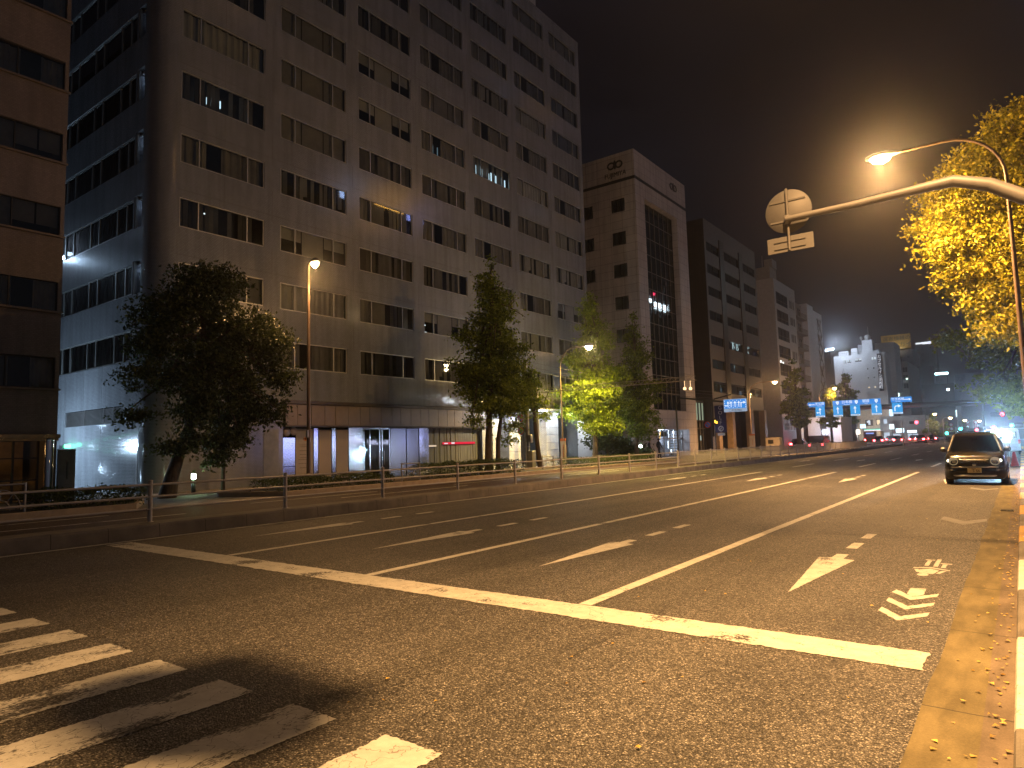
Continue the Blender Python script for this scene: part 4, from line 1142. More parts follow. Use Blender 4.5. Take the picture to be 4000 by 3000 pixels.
b = MB(); b.box(-26.22, -26.2, 77.2, 80.8, 12.92, 12.98); b.box(-26.22, -26.2, 82.9, 84.4, 12.92, 12.98); b.build('lit_office_light', LB, D)
b = MB(); b.quad((-26.4, 76.1, 12.05), (-26.4, 87.3, 12.05), (-26.4, 87.3, 13.0), (-26.4, 76.1, 13.0)); b.box(-26.42, -26.4, 71.8, 74.2, 12.05, 13.0); b.build('deep_blue_blind', emit('deep_blue_glow', (.05, .09, .3), .25), D)
simple('brown_stone_column', (.24, .17, .11), .45)
for y in (71.0, 75.3, 82.0, 87.2):
    b = MB(); b.box(-26.3, -25.6, y-.45, y+.45, ZP, 5.2, 0, .02); b.build('column', MATS['brown_stone_column'], D)
b = MB(); b.box(-29.2, -29.1, 70.3, 88, ZP, 5.2); b.box(-29.1, -26, 70.3, 88, 5.1, 5.2); b.build('porch_back_wall', INT, D)
b = MB()
for y, z, h in ((77.5, 1.0, 1.5), (79, .8, 1.2), (80.2, 1.4, .12), (77.2, 2.3, .15), (84.3, .8, .9)): b.box(-29.08, -29.04, y, y+.12, z, z+h)
b.build('porch_light', emit('dim_porch_light', (.6, .8, .95), .35), D)
local(D)
# glazed low entrance between hotel and dark office
t = thing('glass_lobby', 'narrow glazed lobby with lit upper windows between beige hotel and dark office', 'building', (-26.6, 67.9, ZP))
b = MB(); b.box(-2, -.4, -2.2, 2.2, 0, 5.6); b.build('wall', INT, t)
b = MB()
for y in (-2.1, -1.3, -.5, .3, 1.1, 1.9): b.box(-.4, -.25, y, y+.08, 0, 5.4)
for z in (2.6, 3.4, 5.35): b.box(-.4, -.26, -2.1, 2, z, z+.12)
b.build('glazing_bars', DFRAME, t)
b = MB(); b.quad((-.38, -2.1, 3.5), (-.38, 1.9, 3.5), (-.38, 1.9, 5.35), (-.38, -2.1, 5.35)); b.build('lit_upper_window', emit('greenish_window', (.62, .72, .5), .42), t)
b = MB(); b.quad((-.38, -2.1, .1), (-.38, -1.4, .1), (-.38, -1.4, 1.9), (-.38, -2.1, 1.9)); b.box(-.37, -.35, -1.2, -.4, 2.0, 2.5); b.box(-.37, -.34, .5, .9, 1.4, 1.9); b.build('lit_door', emit('pale_green_light', (.7, .9, .8), .55), t)

# ------------------------------------------------------------------ grey block, balcony house, white tower
def punched(t, x, y0, y1, z0, z1, xb, holes, mat, dep=.2, back=True):
    q = MB(); facade(q, y0, y1, z0, z1, [(*h, dep) for h in holes], fx(x)); shell(q, xb, x, y0, y1, z0, z1, 'e'); q.build('wall', mat, t)
    q = MB(); q.box(x-1.2, x-1.1, y0+.1, y1-.1, z0, z1-.3); q.build('room_back_wall', INT, t)
E_ = thing('office_building', 'pale grey block with lit blinds in its upper left windows', 'building', (-26, 96, 0))
eh = []
ez = [22.3-2.55*k for k in range(8)]
for z in ez: eh += [(96.8, 102.6, z-1.75, z), (103.6, 105.2, z-1.5, z-.2), (105.4, 106.3, z-1.5, z-.2)]
punched(E_, -26, 96, 107, 0, 24.0, -34, eh, LGREY)
put_windows(E_, [(-26, 96.8, z-1.75) for z in ez], fX0, 5.8, 1.75, (1.9, 3.8), DFRAME, DGLASS, [BLIND2], ('roller',), 2, .06, trans=(.6,))
put_windows(E_, [(-26, 103.6, z-1.5) for z in ez], fX0, 1.6, 1.3, (.8,), FRAME, GLASS, [BLIND2], ('roller',), 2, .06)
put_windows(E_, [(-26, 105.4, z-1.5) for z in ez], fX0, .9, 1.3, (), FRAME, GLASS, [BLIND2], ('roller',), 2, .06)
b = MB()
for i, (z, a, c, d) in enumerate(((ez[0], 97.0, 101.6, 1.45), (ez[1], 98.4, 102.4, 1.5), (ez[1], 98.0, 101.5, .25), (ez[2], 98.5, 102.4, 1.45), (ez[2], 98.2, 101.8, .35), (ez[3], 98.8, 102.4, .75), (ez[2], 98.0, 101.0, .1))):
    k = a
    while k < c:
        w = RND.uniform(.5, 1.4); b.box(-26.32, -26.3, k, min(k+w, c), z-1.75+d-.07, z-1.75+d+.05); k += w+.06
b.build('lit_blind_strip', emit('lit_blind_strip', (.78, .82, .95), .85), E_)
b = MB(); b.box(-26.1, -25.98, 97.0, 97.3, ez[4]+.1, ez[4]+.35); b.box(-26.1, -25.98, 98.2, 98.5, ez[4]+.05, ez[4]+.22); b.build('wall_lamp', emit('white_wall_lamp', (.85, .95, 1), 5), E_)
b = MB(); b.box(-33.5, -26.5, 96.3, 99.5, 24, 25.8); b.box(-27.4, -26.3, 97.0, 99.2, 25.8, 27.0); b.tube([(-27.5, 96.5, 24), (-27.5, 96.5, 27.5)], .06, 6); b.tube([(-27.5, 98, 24), (-27.5, 98, 27.2)], .06, 6); b.build('roof_plant', GREY, E_)
b = MB(); b.box(-26.05, -25.8, 96.2, 106.8, 5.0, 5.5); b.box(-26.04, -25.9, 101, 105, 3.6, 4.6); b.build('fascia', GREY, E_)
local(E_)
F_ = thing('balcony_house', 'narrow tan house with stacked balconies before the white tower', 'building', (-26.8, 107.3, 0))
fh = []
for k in range(8): fh += [(108.0, 110.4, 3.2+2.45*k, 5.0+2.45*k), (111.0, 113.0, 3.2+2.45*k, 5.0+2.45*k)]
punched(F_, -26.8, 107.2, 113.8, 0, 22.8, -34, fh, simple('tan_plaster', (.3, .26, .22), .8))
put_windows(F_, [(-26.8, h[0], h[2]) for h in fh if h[0] < 110], fX0, 2.4, 1.8, (1.2,), DFRAME, GLASS, [BLIND2], ('curtain',), 3, .06)
put_windows(F_, [(-26.8, h[0], h[2]) for h in fh if h[0] > 110], fX0, 2.0, 1.8, (1.0,), DFRAME, GLASS, [BLIND2], ('curtain',), 3, .06)
for k in range(8):
    b = MB(); z = 3.0+2.45*k
    b.box(-26.8, -25.9, 107.6, 113.4, z, z+.12)
    for j in range(30): b.box(-25.94, -25.92, 107.65+j*.195, 107.68+j*.195, z+.12, z+.85)
    b.box(-25.96, -25.9, 107.6, 113.4, z+.85, z+.92); b.build('balcony', simple('balcony_metal', (.2, .17, .14), .5), F_) if k == 0 else b.build('balcony', MATS['balcony_metal'], F_)
local(F_)
G_ = thing('tower_block', 'slim white tower block with braced open stair openings', 'building', (-26, 114, 0))
gh_ = [(120.3, 123.3, 4.0+2.6*k, 5.9+2.6*k) for k in range(7)]
q = MB(); facade(q, 114.2, 124, 0, 22.6, [(*h, .8) for h in gh_], fx(-26)); shell(q, -33, -26, 114.2, 124, 0, 22.6, 'e'); q.box(-27.5, -26.2, 115, 119, 22.6, 23.3); q.build('wall', WPLAS, G_)
q = MB(); q.box(-26.9, -26.85, 120, 123.6, 3.5, 22.4); q.build('stair_back_wall', INT, G_)
q = MB()
for h in gh_:
    q.tube([(-25.98, 120.4, h[2]-.7), (-25.98, 123.2, h[3])], .09, 6); q.tube([(-25.98, 123.2, h[2]-.7), (-25.98, 120.4, h[3])], .09, 6)
q.build('brace', GREY, G_)
q = MB()
for k in range(7): q.box(-29.5, -28.8, 114.12, 114.2, 4.2+2.6*k, 5.4+2.6*k)
q.build('side_window', DFRAME, G_)
local(G_)

# ------------------------------------------------------------------ white capsule hotel
H_ = thing('capsule_hotel', 'white hotel with vertical dark katakana sign and rooftop tanks', 'building', (-28.5, 175, 0))
Y = 175
q = MB()
ww = [(-32.5, -31.75, 18.98, 19.66), (-31.65, -30.85, 18.98, 19.66), (-30.02, -28.65, 19.05, 19.74), (-26.52, -25.6, 19.15, 19.83),
      (-27.65, -27.35, 17.05, 17.4), (-26.4, -26.1, 17.1, 17.45), (-27.65, -27.35, 14.95, 15.25), (-26.4, -26.1, 14.95, 15.25), (-27.65, -27.3, 12.7, 13.0), (-26.35, -26.05, 12.7, 13.0)]
facade(q, -34.6, -23.75, 8.6, 20.75, [(*h, .25) for h in ww], fy(Y)); shell(q, -34.6, -23.75, Y, Y+14, 8.6, 20.75, 's')
q.box(-28.55, -24.95, Y, Y+6, 20.75, 21.35); q.box(-30.3, -22.55, Y+6.5, Y+16, 12, 23.75)
q.build('wall', WPLAS, H_)
q = MB(); q.box(-34.6, -23.72, Y-.05, Y+14, 0, 8.6); q.build('lower_wall', simple('cream_lower_wall', (.5, .42, .32), .7), H_)
LWW = emit('cool_window', (.8, .9, 1), .8); WWN = emit('warm_window', (1, .8, .5), 1.0)
for i, h in enumerate(ww):
    q = MB(); q.quad((h[0], Y+.2, h[2]), (h[1], Y+.2, h[2]), (h[1], Y+.2, h[3]), (h[0], Y+.2, h[3])); o = q.build('window', (LWW if i < 4 else (WWN if i > 7 else DFRAME)), H_)
    if i < 4:
        q = MB(); q.box(h[0], h[1], Y+.1, Y+.16, h[2], h[2]+.1+.1*(i % 3)); q.box((h[0]+h[1])/2-.05, (h[0]+h[1])/2+.05, Y+.1, Y+.16, h[2], h[3]); q.build('frame', DFRAME, o)
q = MB(); q.box(-25.3, -24.45, Y-.5, Y-.02, 11.85, 20.5); sg = q.build('vertical_sign', simple('navy_sign', (.02, .018, .04), .5), H_)
text('カプセルイン浜松町', .86, emit('sign_white_letter', (.8, .82, .9), 1.0), sg, (-24.88, Y-.52, 16.2), FACE_Y, vertical=True, gap=1.02)
q = MB(); q.box(-24.3, -23.85, Y-.3, Y, 12, 20.2); q.build('pilaster', LGREY, H_)
q = MB(); q.box(-28.5, -26.25, Y+1, Y+4, 21.35, 24.1, 0, .05); q.build('lift_tower', WPLAS, H_)
q = MB(); q.lathe((-27.4, Y+2.2, 24.1), [(.62, 0), (.65, .9), (.5, 1.3), (.1, 1.4)], 16); q.lathe((-28.7, Y+2, 24.1), [(.05, 0), (.08, .3), (.35, .6), (.3, 1.0), (.05, 1.1)], 12); q.tube([(-27.3, Y+3, 24), (-27.3, Y+3, 27.5)], .05, 5); q.build('water_tank', LGREY, H_)
q = MB(); q.box(-30.9, -29.5, Y+1, Y+2.2, 20.75, 22.4, 0, .04); q.box(-33.6, -31.5, Y+1, Y+3, 20.75, 21.9); q.build('roof_box', WPLAS, H_)
q = MB()
for k in range(14): q.box(-34.4+k*.44, -34.36+k*.44, Y+.3, Y+.34, 20.75, 21.4)
q.box(-34.4, -28.6, Y+.3, Y+.34, 21.36, 21.42); q.build('roof_railing', GREY, H_)
q = MB(); q.box(-27.9, -26.1, Y-.3, Y, 11.0, 11.1); 
for k in range(8): q.box(-27.85+k*.24, -27.8+k*.24, Y-.32, Y-.28, 10.3, 11.9)
q.build('balcony', LGREY, H_)
for x0_, x1_, z0_, z1_, m in ((-28.8, -27.2, 3.9, 5.3, LWW), (-26.6, -25.4, 4.0, 5.4, WWN)):
    q = MB(); q.box(x0_, x1_, Y-.1, Y-.06, z0_, z1_); o = q.build('window', DFRAME, H_)
    q = MB()
    for k in range(4): x = x0_+RND.uniform(.1, .8)*(x1_-x0_); q.box(x, x+.35, Y-.14, Y-.11, z0_+RND.uniform(.1, .8), z1_-RND.uniform(.05, .3))
    q.build('light', m, o)
q = MB(); q.box(-29.1, -23.75, Y-.9, Y-.06, 2.5, 3.2); aw = q.build('shop_awning', simple('awning_white', (.5, .5, .5), .6), H_)
for z0_, z1_, c in ((2.98, 3.18, (.1, .75, .45)), (2.74, 2.98, (.85, .95, 1.0)), (2.56, 2.74, (1, .25, .2))):
    q = MB(); q.box(-29.05, -23.8, Y-.94, Y-.91, z0_, z1_); q.build('awning_stripe', emit('awning_%d' % int(z0_*100), c, 1.1), aw)
q = MB(); q.box(-29.0, -26.0, Y-.12, Y-.08, .3, 2.4); q.build('shop_window', emit('shop_window_light', (1, .93, .8), 2.2), H_)
q = MB(); q.box(-23.6, -22.95, Y-.9, Y-.3, 4.3, 7.75, 0, .02); q.build('lit_blade_sign', emit('lit_blade_sign', (.55, .75, 1), 2.0), H_)
q = MB(); q.box(-23.62, -22.93, Y-.92, Y-.28, 4.2, 4.75, 0, .02); q.build('lit_blade_sign', emit('pink_blade_sign', (1, .25, .5), 1.8), H_)
q = MB(); q.box(-23.7, -23.08, Y-.9, Y-.4, 2.7, 4.05, 0, .02); o = q.build('lit_blade_sign', emit('yellow_blade_sign', (1, .75, .4), 1.0), H_)
text('月', .55, DFRAME, o, (-23.4, Y-.93, 3.4))
local(H_)
t = thing('rooftop_floodlight', 'bluish-white floodlight cluster on a pole left of the white capsule hotel', 'floodlight', (-35.2, 174, 21))
q = MB()
for k in range(4): q.box(-.9+k*.5, -.55+k*.5, -.1, .1, 1.2+.05*k, 1.6+.05*k, 0, .03)
q.build('lamp', emit('blue_white_flood', (.6, .85, 1), 16), t)
q = MB(); q.tube([(0, .1, -2), (0, .1, 1.5)], .07, 6); q.box(-1, 1, .1, .16, 1.3, 1.4); q.build('mast', DPOLE, t)
point('flood_light', (-32.5, 170, 23.4), 2600, (.7, .82, 1), .3)

# ------------------------------------------------------------------ skyline beyond
def block(name, label, cat, x0, x1, y0, d, z1, mat, wins=(), wm=None, sub=True):
    t = thing(name, label, cat, ((x0+x1)/2, y0, 0))
    q = MB(); facade(q, x0, x1, 0, z1, [(*w, .3) for w in wins], fy(y0)); shell(q, x0, x1, y0, y0+d, 0, z1, 's'); q.build('wall', mat, t)
    for w in wins:
        q = MB(); q.quad((w[0], y0+.28, w[2]), (w[1], y0+.28, w[2]), (w[1], y0+.28, w[3]), (w[0], y0+.28, w[3])); q.build('window', wm or DFRAME, t)
    local(t)
    return t
t = block('narrow_building', 'dark red narrow building behind the right side of the capsule hotel', 'building', -26.2, -24.8, 200, 12, 23, simple('dark_red_brick', (.16, .05, .04), .8), [(-25.7, -25.2, z, z+1.2) for z in (8, 11, 14, 20)])
q = MB(); q.box(-25.5, -25.0, 199.8, 199.95, 18.4, 18.9); q.build('red_lamp', emit('red_wall_lamp', (1, .1, .08), 2.5), t); local(t)
t = block('office_building', 'grey office with small windows and greenish lamps right of the capsule hotel', 'building', -24.75, -22.2, 200.5, 25, 20.6, GREY,
          [(x, x+.55, z, z+1.3) for x in (-24.2, -23.4, -22.9) for z in (9.2, 13.6, 15.8, 17.8)])
q = MB(); q.box(-25.0, -24.6, 200.2, 200.4, 11.6, 12.9); q.box(-24.5, -24.1, 200.2, 200.4, 13.3, 13.8); q.box(-22.75, -22.4, 200.2, 200.4, 15.9, 16.2); q.box(-24.2, -23.6, 200.2, 200.4, 4.5, 5.8); q.build('wall_lamp', emit('greenish_wall_lamp', (.75, 1, .9), 3.5), t); local(t)
t = block('office_building', 'grey block carrying the yellow rooftop billboard', 'building', -36.5, -27.2, 262, 20, 30.4, DGREY, [(x, x+.8, z, z+.8) for x in (-33, -31, -29) for z in (25, 27.5)])
t = thing('billboard', 'dim yellow rooftop billboard with black Japanese lettering', 'billboard', (-31.7, 260, 30.5))
q = MB(); q.box(-4.4, 4.4, 0, .5, .1, 5.1, 0, .03); q.build('panel', simple('yellow_billboard', (.45, .30, .06), .6, var=.06), t)
q = MB()
for x in (-3.6, 0, 3.6): q.tube([(x, 1.2, -1), (x, .5, 4.5)], .1, 6)
q.build('support', DPOLE, t)
BL = simple('billboard_black', (.02, .018, .015), .7)
q = MB()
for x in (-2.5, 0, 2.5): q.box(x-.25, x+.25, -1.6, -1.2, .0, .2); q.tube([(x, -1.4, .05), (x, .1, -.05)], .04, 5)
q.build('lamp', LGREY, t)  # lamp boxes added to go with the fill light below
spot('added_billboard_fill', (-31.7, 255.5, 29.6), (-31.7, 260, 33.4), 900, (1, .9, .7), 120, .8, .4)  # fill added to brighten the panel, which has no known lamp
text('運搬機械の', 1.65, BL, t, (.3, -.04, 3.7)); text('のサカイ', 1.9, BL, t, (.9, -.04, 1.5))
t = block('tower', 'dark apartment tower with a bright white lit crown', 'tower', -33, -28.4, 330, 18, 39.5, simple('dark_tower', (.10, .095, .10), .7), [(-31.2, -30.2, 24+2.6*k, 25.4+2.6*k) for k in range(6)])
q = MB(); q.box(-32.9, -30.6, 329.5, 330, 39.6, 40.2); q.box(-30.6, -27.3, 329.5, 330, 39.4, 40.3); q.build('lit_crown', emit('tower_crown', (.85, .9, 1), 1.5), t)
q = MB(); q.box(-28.4, -26, 329.8, 340, 0, 37.6)
for k in range(9): q.box(-28.4, -25.7, 329.2, 329.8, 18+2.2*k, 18.3+2.2*k)
q.build('balcony_wing', simple('tower_wing', (.13, .12, .13), .7), t); local(t)
t = block('office_building', 'dark grey building left of the long white roof sign', 'building', -25.9, -19.2, 230, 20, 21.5, simple('dim_concrete_block', (.12, .11, .105), .8), [(-22.4, -21.4, z, z+1) for z in (9, 12, 15)]+[(-24.8, -24.2, z, z+5) for z in (8, 14.5)])
t = thing('roof_sign', 'long glowing blue-white sign strip over the far junction', 'lit sign', (-14.9, 200, 16.45))
q = MB(); q.box(-1.42, 1.42, -.15, .15, 0, .55, 0, .1); q.build('sign_face', emit('long_lit_sign', (.55, .9, 1), 9), t)
for x in (-1.15, 1.15):
    q = MB(); q.box(x-.05, x+.05, .15, .25, -2.5, .2); q.build('bracket', DPOLE, t)
t = block('office_building', 'dark building carrying the long glowing sign', 'building', -19.0, -12.6, 201, 20, 14.2, simple('dim_block', (.09, .085, .085), .8), [(-18, -17.2, 8, 9.5), (-15, -14.2, 9, 10.5)])
q = MB(); q.box(-14.1, -13.6, 200.7, 200.9, 12.4, 12.9); q.build('wall_lamp', emit('cool_wall_lamp', (.8, .9, 1), 8), t); local(t)
t = block('office_building', 'dim grey building with a large picture poster, beyond the near ginkgo', 'building', -13.4, -7.9, 220, 20, 17.7, simple('grey_block', (.2, .195, .2), .8))
q = MB(); q.box(-13.2, -10.95, 219.7, 219.95, 13.8, 17.5); q.build('poster', simple('dark_poster', (.12, .12, .13), .6, var=.7, scale=.9), t); local(t)
t = thing('blade_sign', 'thin vertical white tube sign above the far street lamps', 'lit sign', (-12.5, 200, 5.7))
q = MB(); q.box(-.09, .09, -.09, .09, 0, 1.7, 0, .03); q.build('tube', emit('white_tube_sign', (.8, 1, .95), 2.5), t)
t = thing('footbridge', 'dark elevated road deck crossing the street far away', 'bridge', (-12, 160, 7.2))
q = MB(); q.box(-18, 16, 0, 6, 0, .55); q.build('deck', simple('bridge_steel', (.05, .045, .05), .6), t)
q = MB(); q.box(3.9, 7.7, -.1, -.02, .38, .5); q.build('edge_light', emit('bridge_edge_light', (.35, .55, 1), 1.6), t)
q = MB(); q.box(-18, -4.0, -.08, -.02, .15, .22); q.build('edge_stripe', emit('dim_red_stripe', (1, .2, .15), .22), t)
for x in (-17, 14.5):
    q = MB(); q.box(x-.5, x+.5, 2, 4, -7.2, 0); q.build('pier', DGREY, t)
t = block('office_building', 'dark building at the end of the near pavement', 'building', -6.5, 12, 190, 20, 9, simple('dark_end_block', (.05, .05, .055), .8), [(-4, -3, 3, 4), (-1, 0, 5, 6)])
# ------------------------------------------------------------------ road signs and poles
RED = simple('sign_red', (.8, .06, .08), .45, var=.05); SBLUE = simple('sign_blue', (.06, .28, .9), .45, var=.05); SWHITE = simple('sign_white', (.75, .75, .75), .5, var=.05)
def ring(b, c, r0, r1, y, mi, n=28, a0=0, a1=2*PI):
    for k in range(n):
        p, q = a0+(a1-a0)*k/n, a0+(a1-a0)*(k+1)/n
        b.quad((c[0]+r0*math.cos(p), y, c[1]+r0*math.sin(p)), (c[0]+r1*math.cos(p), y, c[1]+r1*math.sin(p)), (c[0]+r1*math.cos(q), y, c[1]+r1*math.sin(q)), (c[0]+r0*math.cos(q), y, c[1]+r0*math.sin(q)), mi)
def noparking(t, z, r, cross):
    b = MB(); b.lathe((0, 0, z), [(r*.98, .012), (r, 0), (r*.98, -.004)], 28, 2, 'y')
    ring(b, (0, z), 0, r*.74, -.008, 1); ring(b, (0, z), r*.74, r*.96, -.009, 0)
    for s in ((1, -1) if cross else (-1,)):
        w = r*.09; L = r*.76; d = .7071
        p = [(-d*L-s*0 - d*w*s*0, 0)]
        b.quad((-d*L+d*w, -.0105-.001*s, z+s*(-d*L-d*w)), (-d*L-d*w, -.0105-.001*s, z+s*(-d*L+d*w)), (d*L-d*w, -.0105-.001*s, z+s*(d*L+d*w)), (d*L+d*w, -.0105-.001*s, z+s*(d*L-d*w)), 0)
    return b.build('sign_face', [RED, SBLUE, SIGNBACK], t)
t = thing('road_sign', 'two round red-and-blue no-parking signs on one pole beside utility pole', 'road sign', (-22.45, 30.6, ZP))
noparking(t, 2.93, .215, True); noparking(t, 2.22, .215, False)
b = MB(); b.box(-.2, .2, -.01, .01, 2.45, 2.68, 0, .008); pl_ = b.build('plate', SWHITE, t)
b = MB(); rr = random.Random(2)
for z in (2.61, 2.52):
    x = -.16
    while x < .14: w = rr.uniform(.025, .06); b.box(x, x+w, -.014, -.01, z-.03, z+.03); x += w+.02
b.build('lettering', DFRAME, pl_)
b = MB(); b.tube([(.06, .04, 0), (.06, .04, 3.2)], .03, 10); b.build('pole', PGALV, t)
t = thing('road_sign', 'single round no-parking sign on dark pole before the glass lobby', 'road sign', (-22, 57.8, ZP))
noparking(t, 2.76, .30, False); b = MB(); b.tube([(.3, .1, 0), (.3, .1, 4.6)], .07, 10); b.tube([(.3, .1, 4.4), (.7, .1, 5.0), (2.2, .1, 5.3)], .06, 8); b.build('pole', DPOLE, t)
t = thing('utility_pole', 'thick grey utility pole with transformer box beside the round signs', 'utility pole', (-22.25, 30.9, ZP))
b = MB(); b.tube([(0, 0, 0), (0, 0, 6.3)], [.15, .12], 14); b.build('pole', simple('grey_steel_pole', (.2, .195, .18), .5, .3), t)
b = MB(); b.box(.13, .32, -.12, .12, 1.55, 2.0, 0, .02); b.box(.16, .45, -.18, .18, 0, 1.1, 0, .02); b.build('equipment_box', PGALV, t)
b = MB(); b.tube([(.03, -.16, .05), (.03, -.16, 1.8)], .035, 8)
for z in (.5, .9, 1.3): b.lathe((0, 0, z), [(.16, 0), (.165, .02), (.16, .04)], 14)
b.build('conduit', FRAME, t)
t = thing('truss_gantry', 'slim steel lattice gantry arm reaching over the road from utility pole', 'gantry', (-22.25, 32, ZP))
b = MB(); n = 26; L = 9.6
for k, (dz, dy) in enumerate(((4.42, -.1), (4.42, .1), (4.62, 0))): b.tube([(0, dy, dz), (L, dy, dz-.02)], .014, 5)
for k in range(n):
    x0_ = L*k/n; x1_ = L*(k+1)/n
    b.tube([(x0_, -.1, 4.42), ((x0_+x1_)/2, 0, 4.62), (x1_, -.1, 4.42)], .008, 4)
    b.tube([(x0_, .1, 4.42), ((x0_+x1_)/2, 0, 4.62)], .008, 4)
b.build('lattice', PGALV, t)
b = MB(); b.tube([(0, 0, 0), (0, 0, 4.7)], .08, 10); b.tube([(0, 0, 4.7), (L*.6, 0, 4.62)], .006, 4); b.build('mast', PGALV, t)
b = MB(); b.lathe((9.0, 0, 4.0), [(.07, -.05), (.08, .05), (.04, .09)], 12); b.lathe((9.3, 0, 3.98), [(.07, -.05), (.08, .05), (.04, .09)], 12); b.tube([(9.0, 0, 4.08), (9.0, 0, 4.42)], .012, 5); b.tube([(9.3, 0, 4.06), (9.3, 0, 4.42)], .012, 5)
b.build('signal_lamp', emit('amber_lamp', (1, .62, .3), 2.4), t)
# overhead wires between poles
t = thing('overhead_wire', 'thin overhead wires sagging along the far pavement', 'wire', (-22.2, 30.9, ZP))
b = MB()
for dz, s in ((6.2, .5), (5.7, .6), (5.9, .45)):
    pts = [(0+.1*k/10, 42*k/10, dz - s*4*(k/10)*(1-k/10)) for k in range(11)]
    b.tube(pts, .012, 4)
    b.tube([(0, 0, dz), (-3.8, 13, dz+1.4)], .01, 4)
b.build('wire', DPOLE, t)
t = thing('bus_stop_board', 'pale notice board on a pole before the dark garden bushes', 'notice board', (-24, 47.6, ZP))
b = MB(); b.tube([(.1, 0, 0), (.1, 0, 2.5)], .03, 8); b.build('pole', PGALV, t)
b = MB(); b.box(-.32, .32, -.03, .03, 1.5, 2.6, 0, .02); p_ = b.build('board', simple('pale_board', (.5, .49, .46), .5), t)
b = MB(); rr = random.Random(6)
for z in (2.4, 2.25, 2.1, 1.95, 1.8, 1.65): b.box(-.22, -.22+rr.uniform(.2, .42), -.036, -.03, z-.035, z+.035)
b.build('lettering', simple('faded_red_print', (.45, .2, .18), .6), p_)
t = thing('garden_light', 'bright white garden spotlight among the dark bushes', 'garden light', (-23.9, 48.4, ZP))
b = MB(); b.tube([(0, 0, 0), (0, 0, .95)], .03, 8); b.build('post', DPOLE, t)
b = MB(); b.lathe((0, -.02, 1.08), [(.03, -.12), (.1, -.07), (.12, 0), (.1, .07), (.03, .12)], 14); b.build('lamp', emit('garden_lamp', (.75, 1, .92), 26), t)
point('garden_glow', (-23.75, 48.2, 1.65), 14, (.7, 1, .88), .1)
t = thing('bollard_light', 'short black bollard light with glowing white-green head by tree trunk', 'bollard light', (-23.55, 12.4, ZP))
b = MB(); b.lathe((0, 0, 0), [(.075, 0), (.075, .55)], 16); b.lathe((0, 0, .74), [(.085, 0), (.085, .02), (.05, .035)], 16); b.build('post', DPOLE, t)
b = MB(); b.lathe((0, 0, .55), [(.07, 0), (.078, .02), (.078, .17), (.07, .19)], 16); b.build('lamp', emit('bollard_lamp', (.88, 1, .78), 13), t)
point('bollard_glow', (-23.38, 12.3, .98), 13, (.62, 1, .55), .08)
# banners on lamp posts
def banner(label, x, y, top, w, h, body, red):
    t = thing('banner', label, 'banner', (x, y, ZP))
    b = MB(); b.box(-w/2, w/2, -.02, .0, .25, .25+h); p = b.build('cloth', simple('banner_cream', (.5, .42, .3), .8, var=.08), t) if 'banner_cream' not in MATS else b.build('cloth', MATS['banner_cream'], t)
    b = MB(); b.box(-w/2-.02, w/2+.02, -.03, .01, .25+h, .25+h+.16); b.build('header', red, t)
    text(body, h*.095, simple('banner_print', (.4, .12, .05), .7) if 'banner_print' not in MATS else MATS['banner_print'], p, (w*.05, -.025, .25+h*.56), vertical=True, gap=1.0)
    b = MB(); b.tube([(0, .03, 0), (0, .03, .45+h)], .015, 6); b.build('pole', PGALV, t)
    return t
OR = simple('banner_orange', (.5, .13, .03), .7)
banner('cream banner with orange header strapped to the curved lamp post', -22.2, 34.55, 2, .36, 1.35, '交通安全運動', OR)
banner('cream banner on the lamp post before the dark office', -21.85, 69.4, 2, .55, 1.5, '交通安全', OR)
t = thing('banner', 'navy vertical GOLF banner with round white emblem', 'banner', (-23, 63.9, ZP))
b = MB(); b.box(-.55, .55, -.03, .0, 2.1, 4.7, 0, .01); p_ = b.build('cloth', simple('navy_cloth', (.03, .03, .12), .6), t)
text('GOLF', .52, simple('banner_white', (.65, .65, .7), .6), p_, (0, -.04, 3.75), vertical=True, gap=.92)
b = MB(); ring(b, (0, 2.48), .17, .27, -.035, 0); b.quad((-.12, -.035, 2.42), (-.02, -.035, 2.36), (.14, -.035, 2.58), (.06, -.035, 2.6)); b.build('emblem', MATS['banner_white'], p_)
b = MB(); b.box(-.35, .35, -.03, 0, 1.8, 2.05); b.build('plate', SWHITE, t)
b = MB(); b.tube([(-.62, .03, 0), (-.62, .03, 4.8)], .04, 8); b.tube([(-.62, .03, 4.72), (.55, .03, 4.72)], .02, 6); b.build('pole', PGALV, t)
t = thing('signal_head', 'small amber pedestrian signal on a dark pole left of GOLF banner', 'traffic signal', (-22.1, 59.9, ZP))
b = MB(); b.tube([(0, 0, 0), (0, 0, 3.4)], .05, 8); b.box(-.05, .3, -.1, .1, 2.75, 3.3, 0, .02); b.build('housing', DPOLE, t)
b = MB(); b.box(.0, .12, -.13, -.1, 2.95, 3.2); b.box(.12, .28, -.13, -.1, 2.88, 3.08); b.build('lens', emit('amber_lens', (1, .5, .05), 3), t)

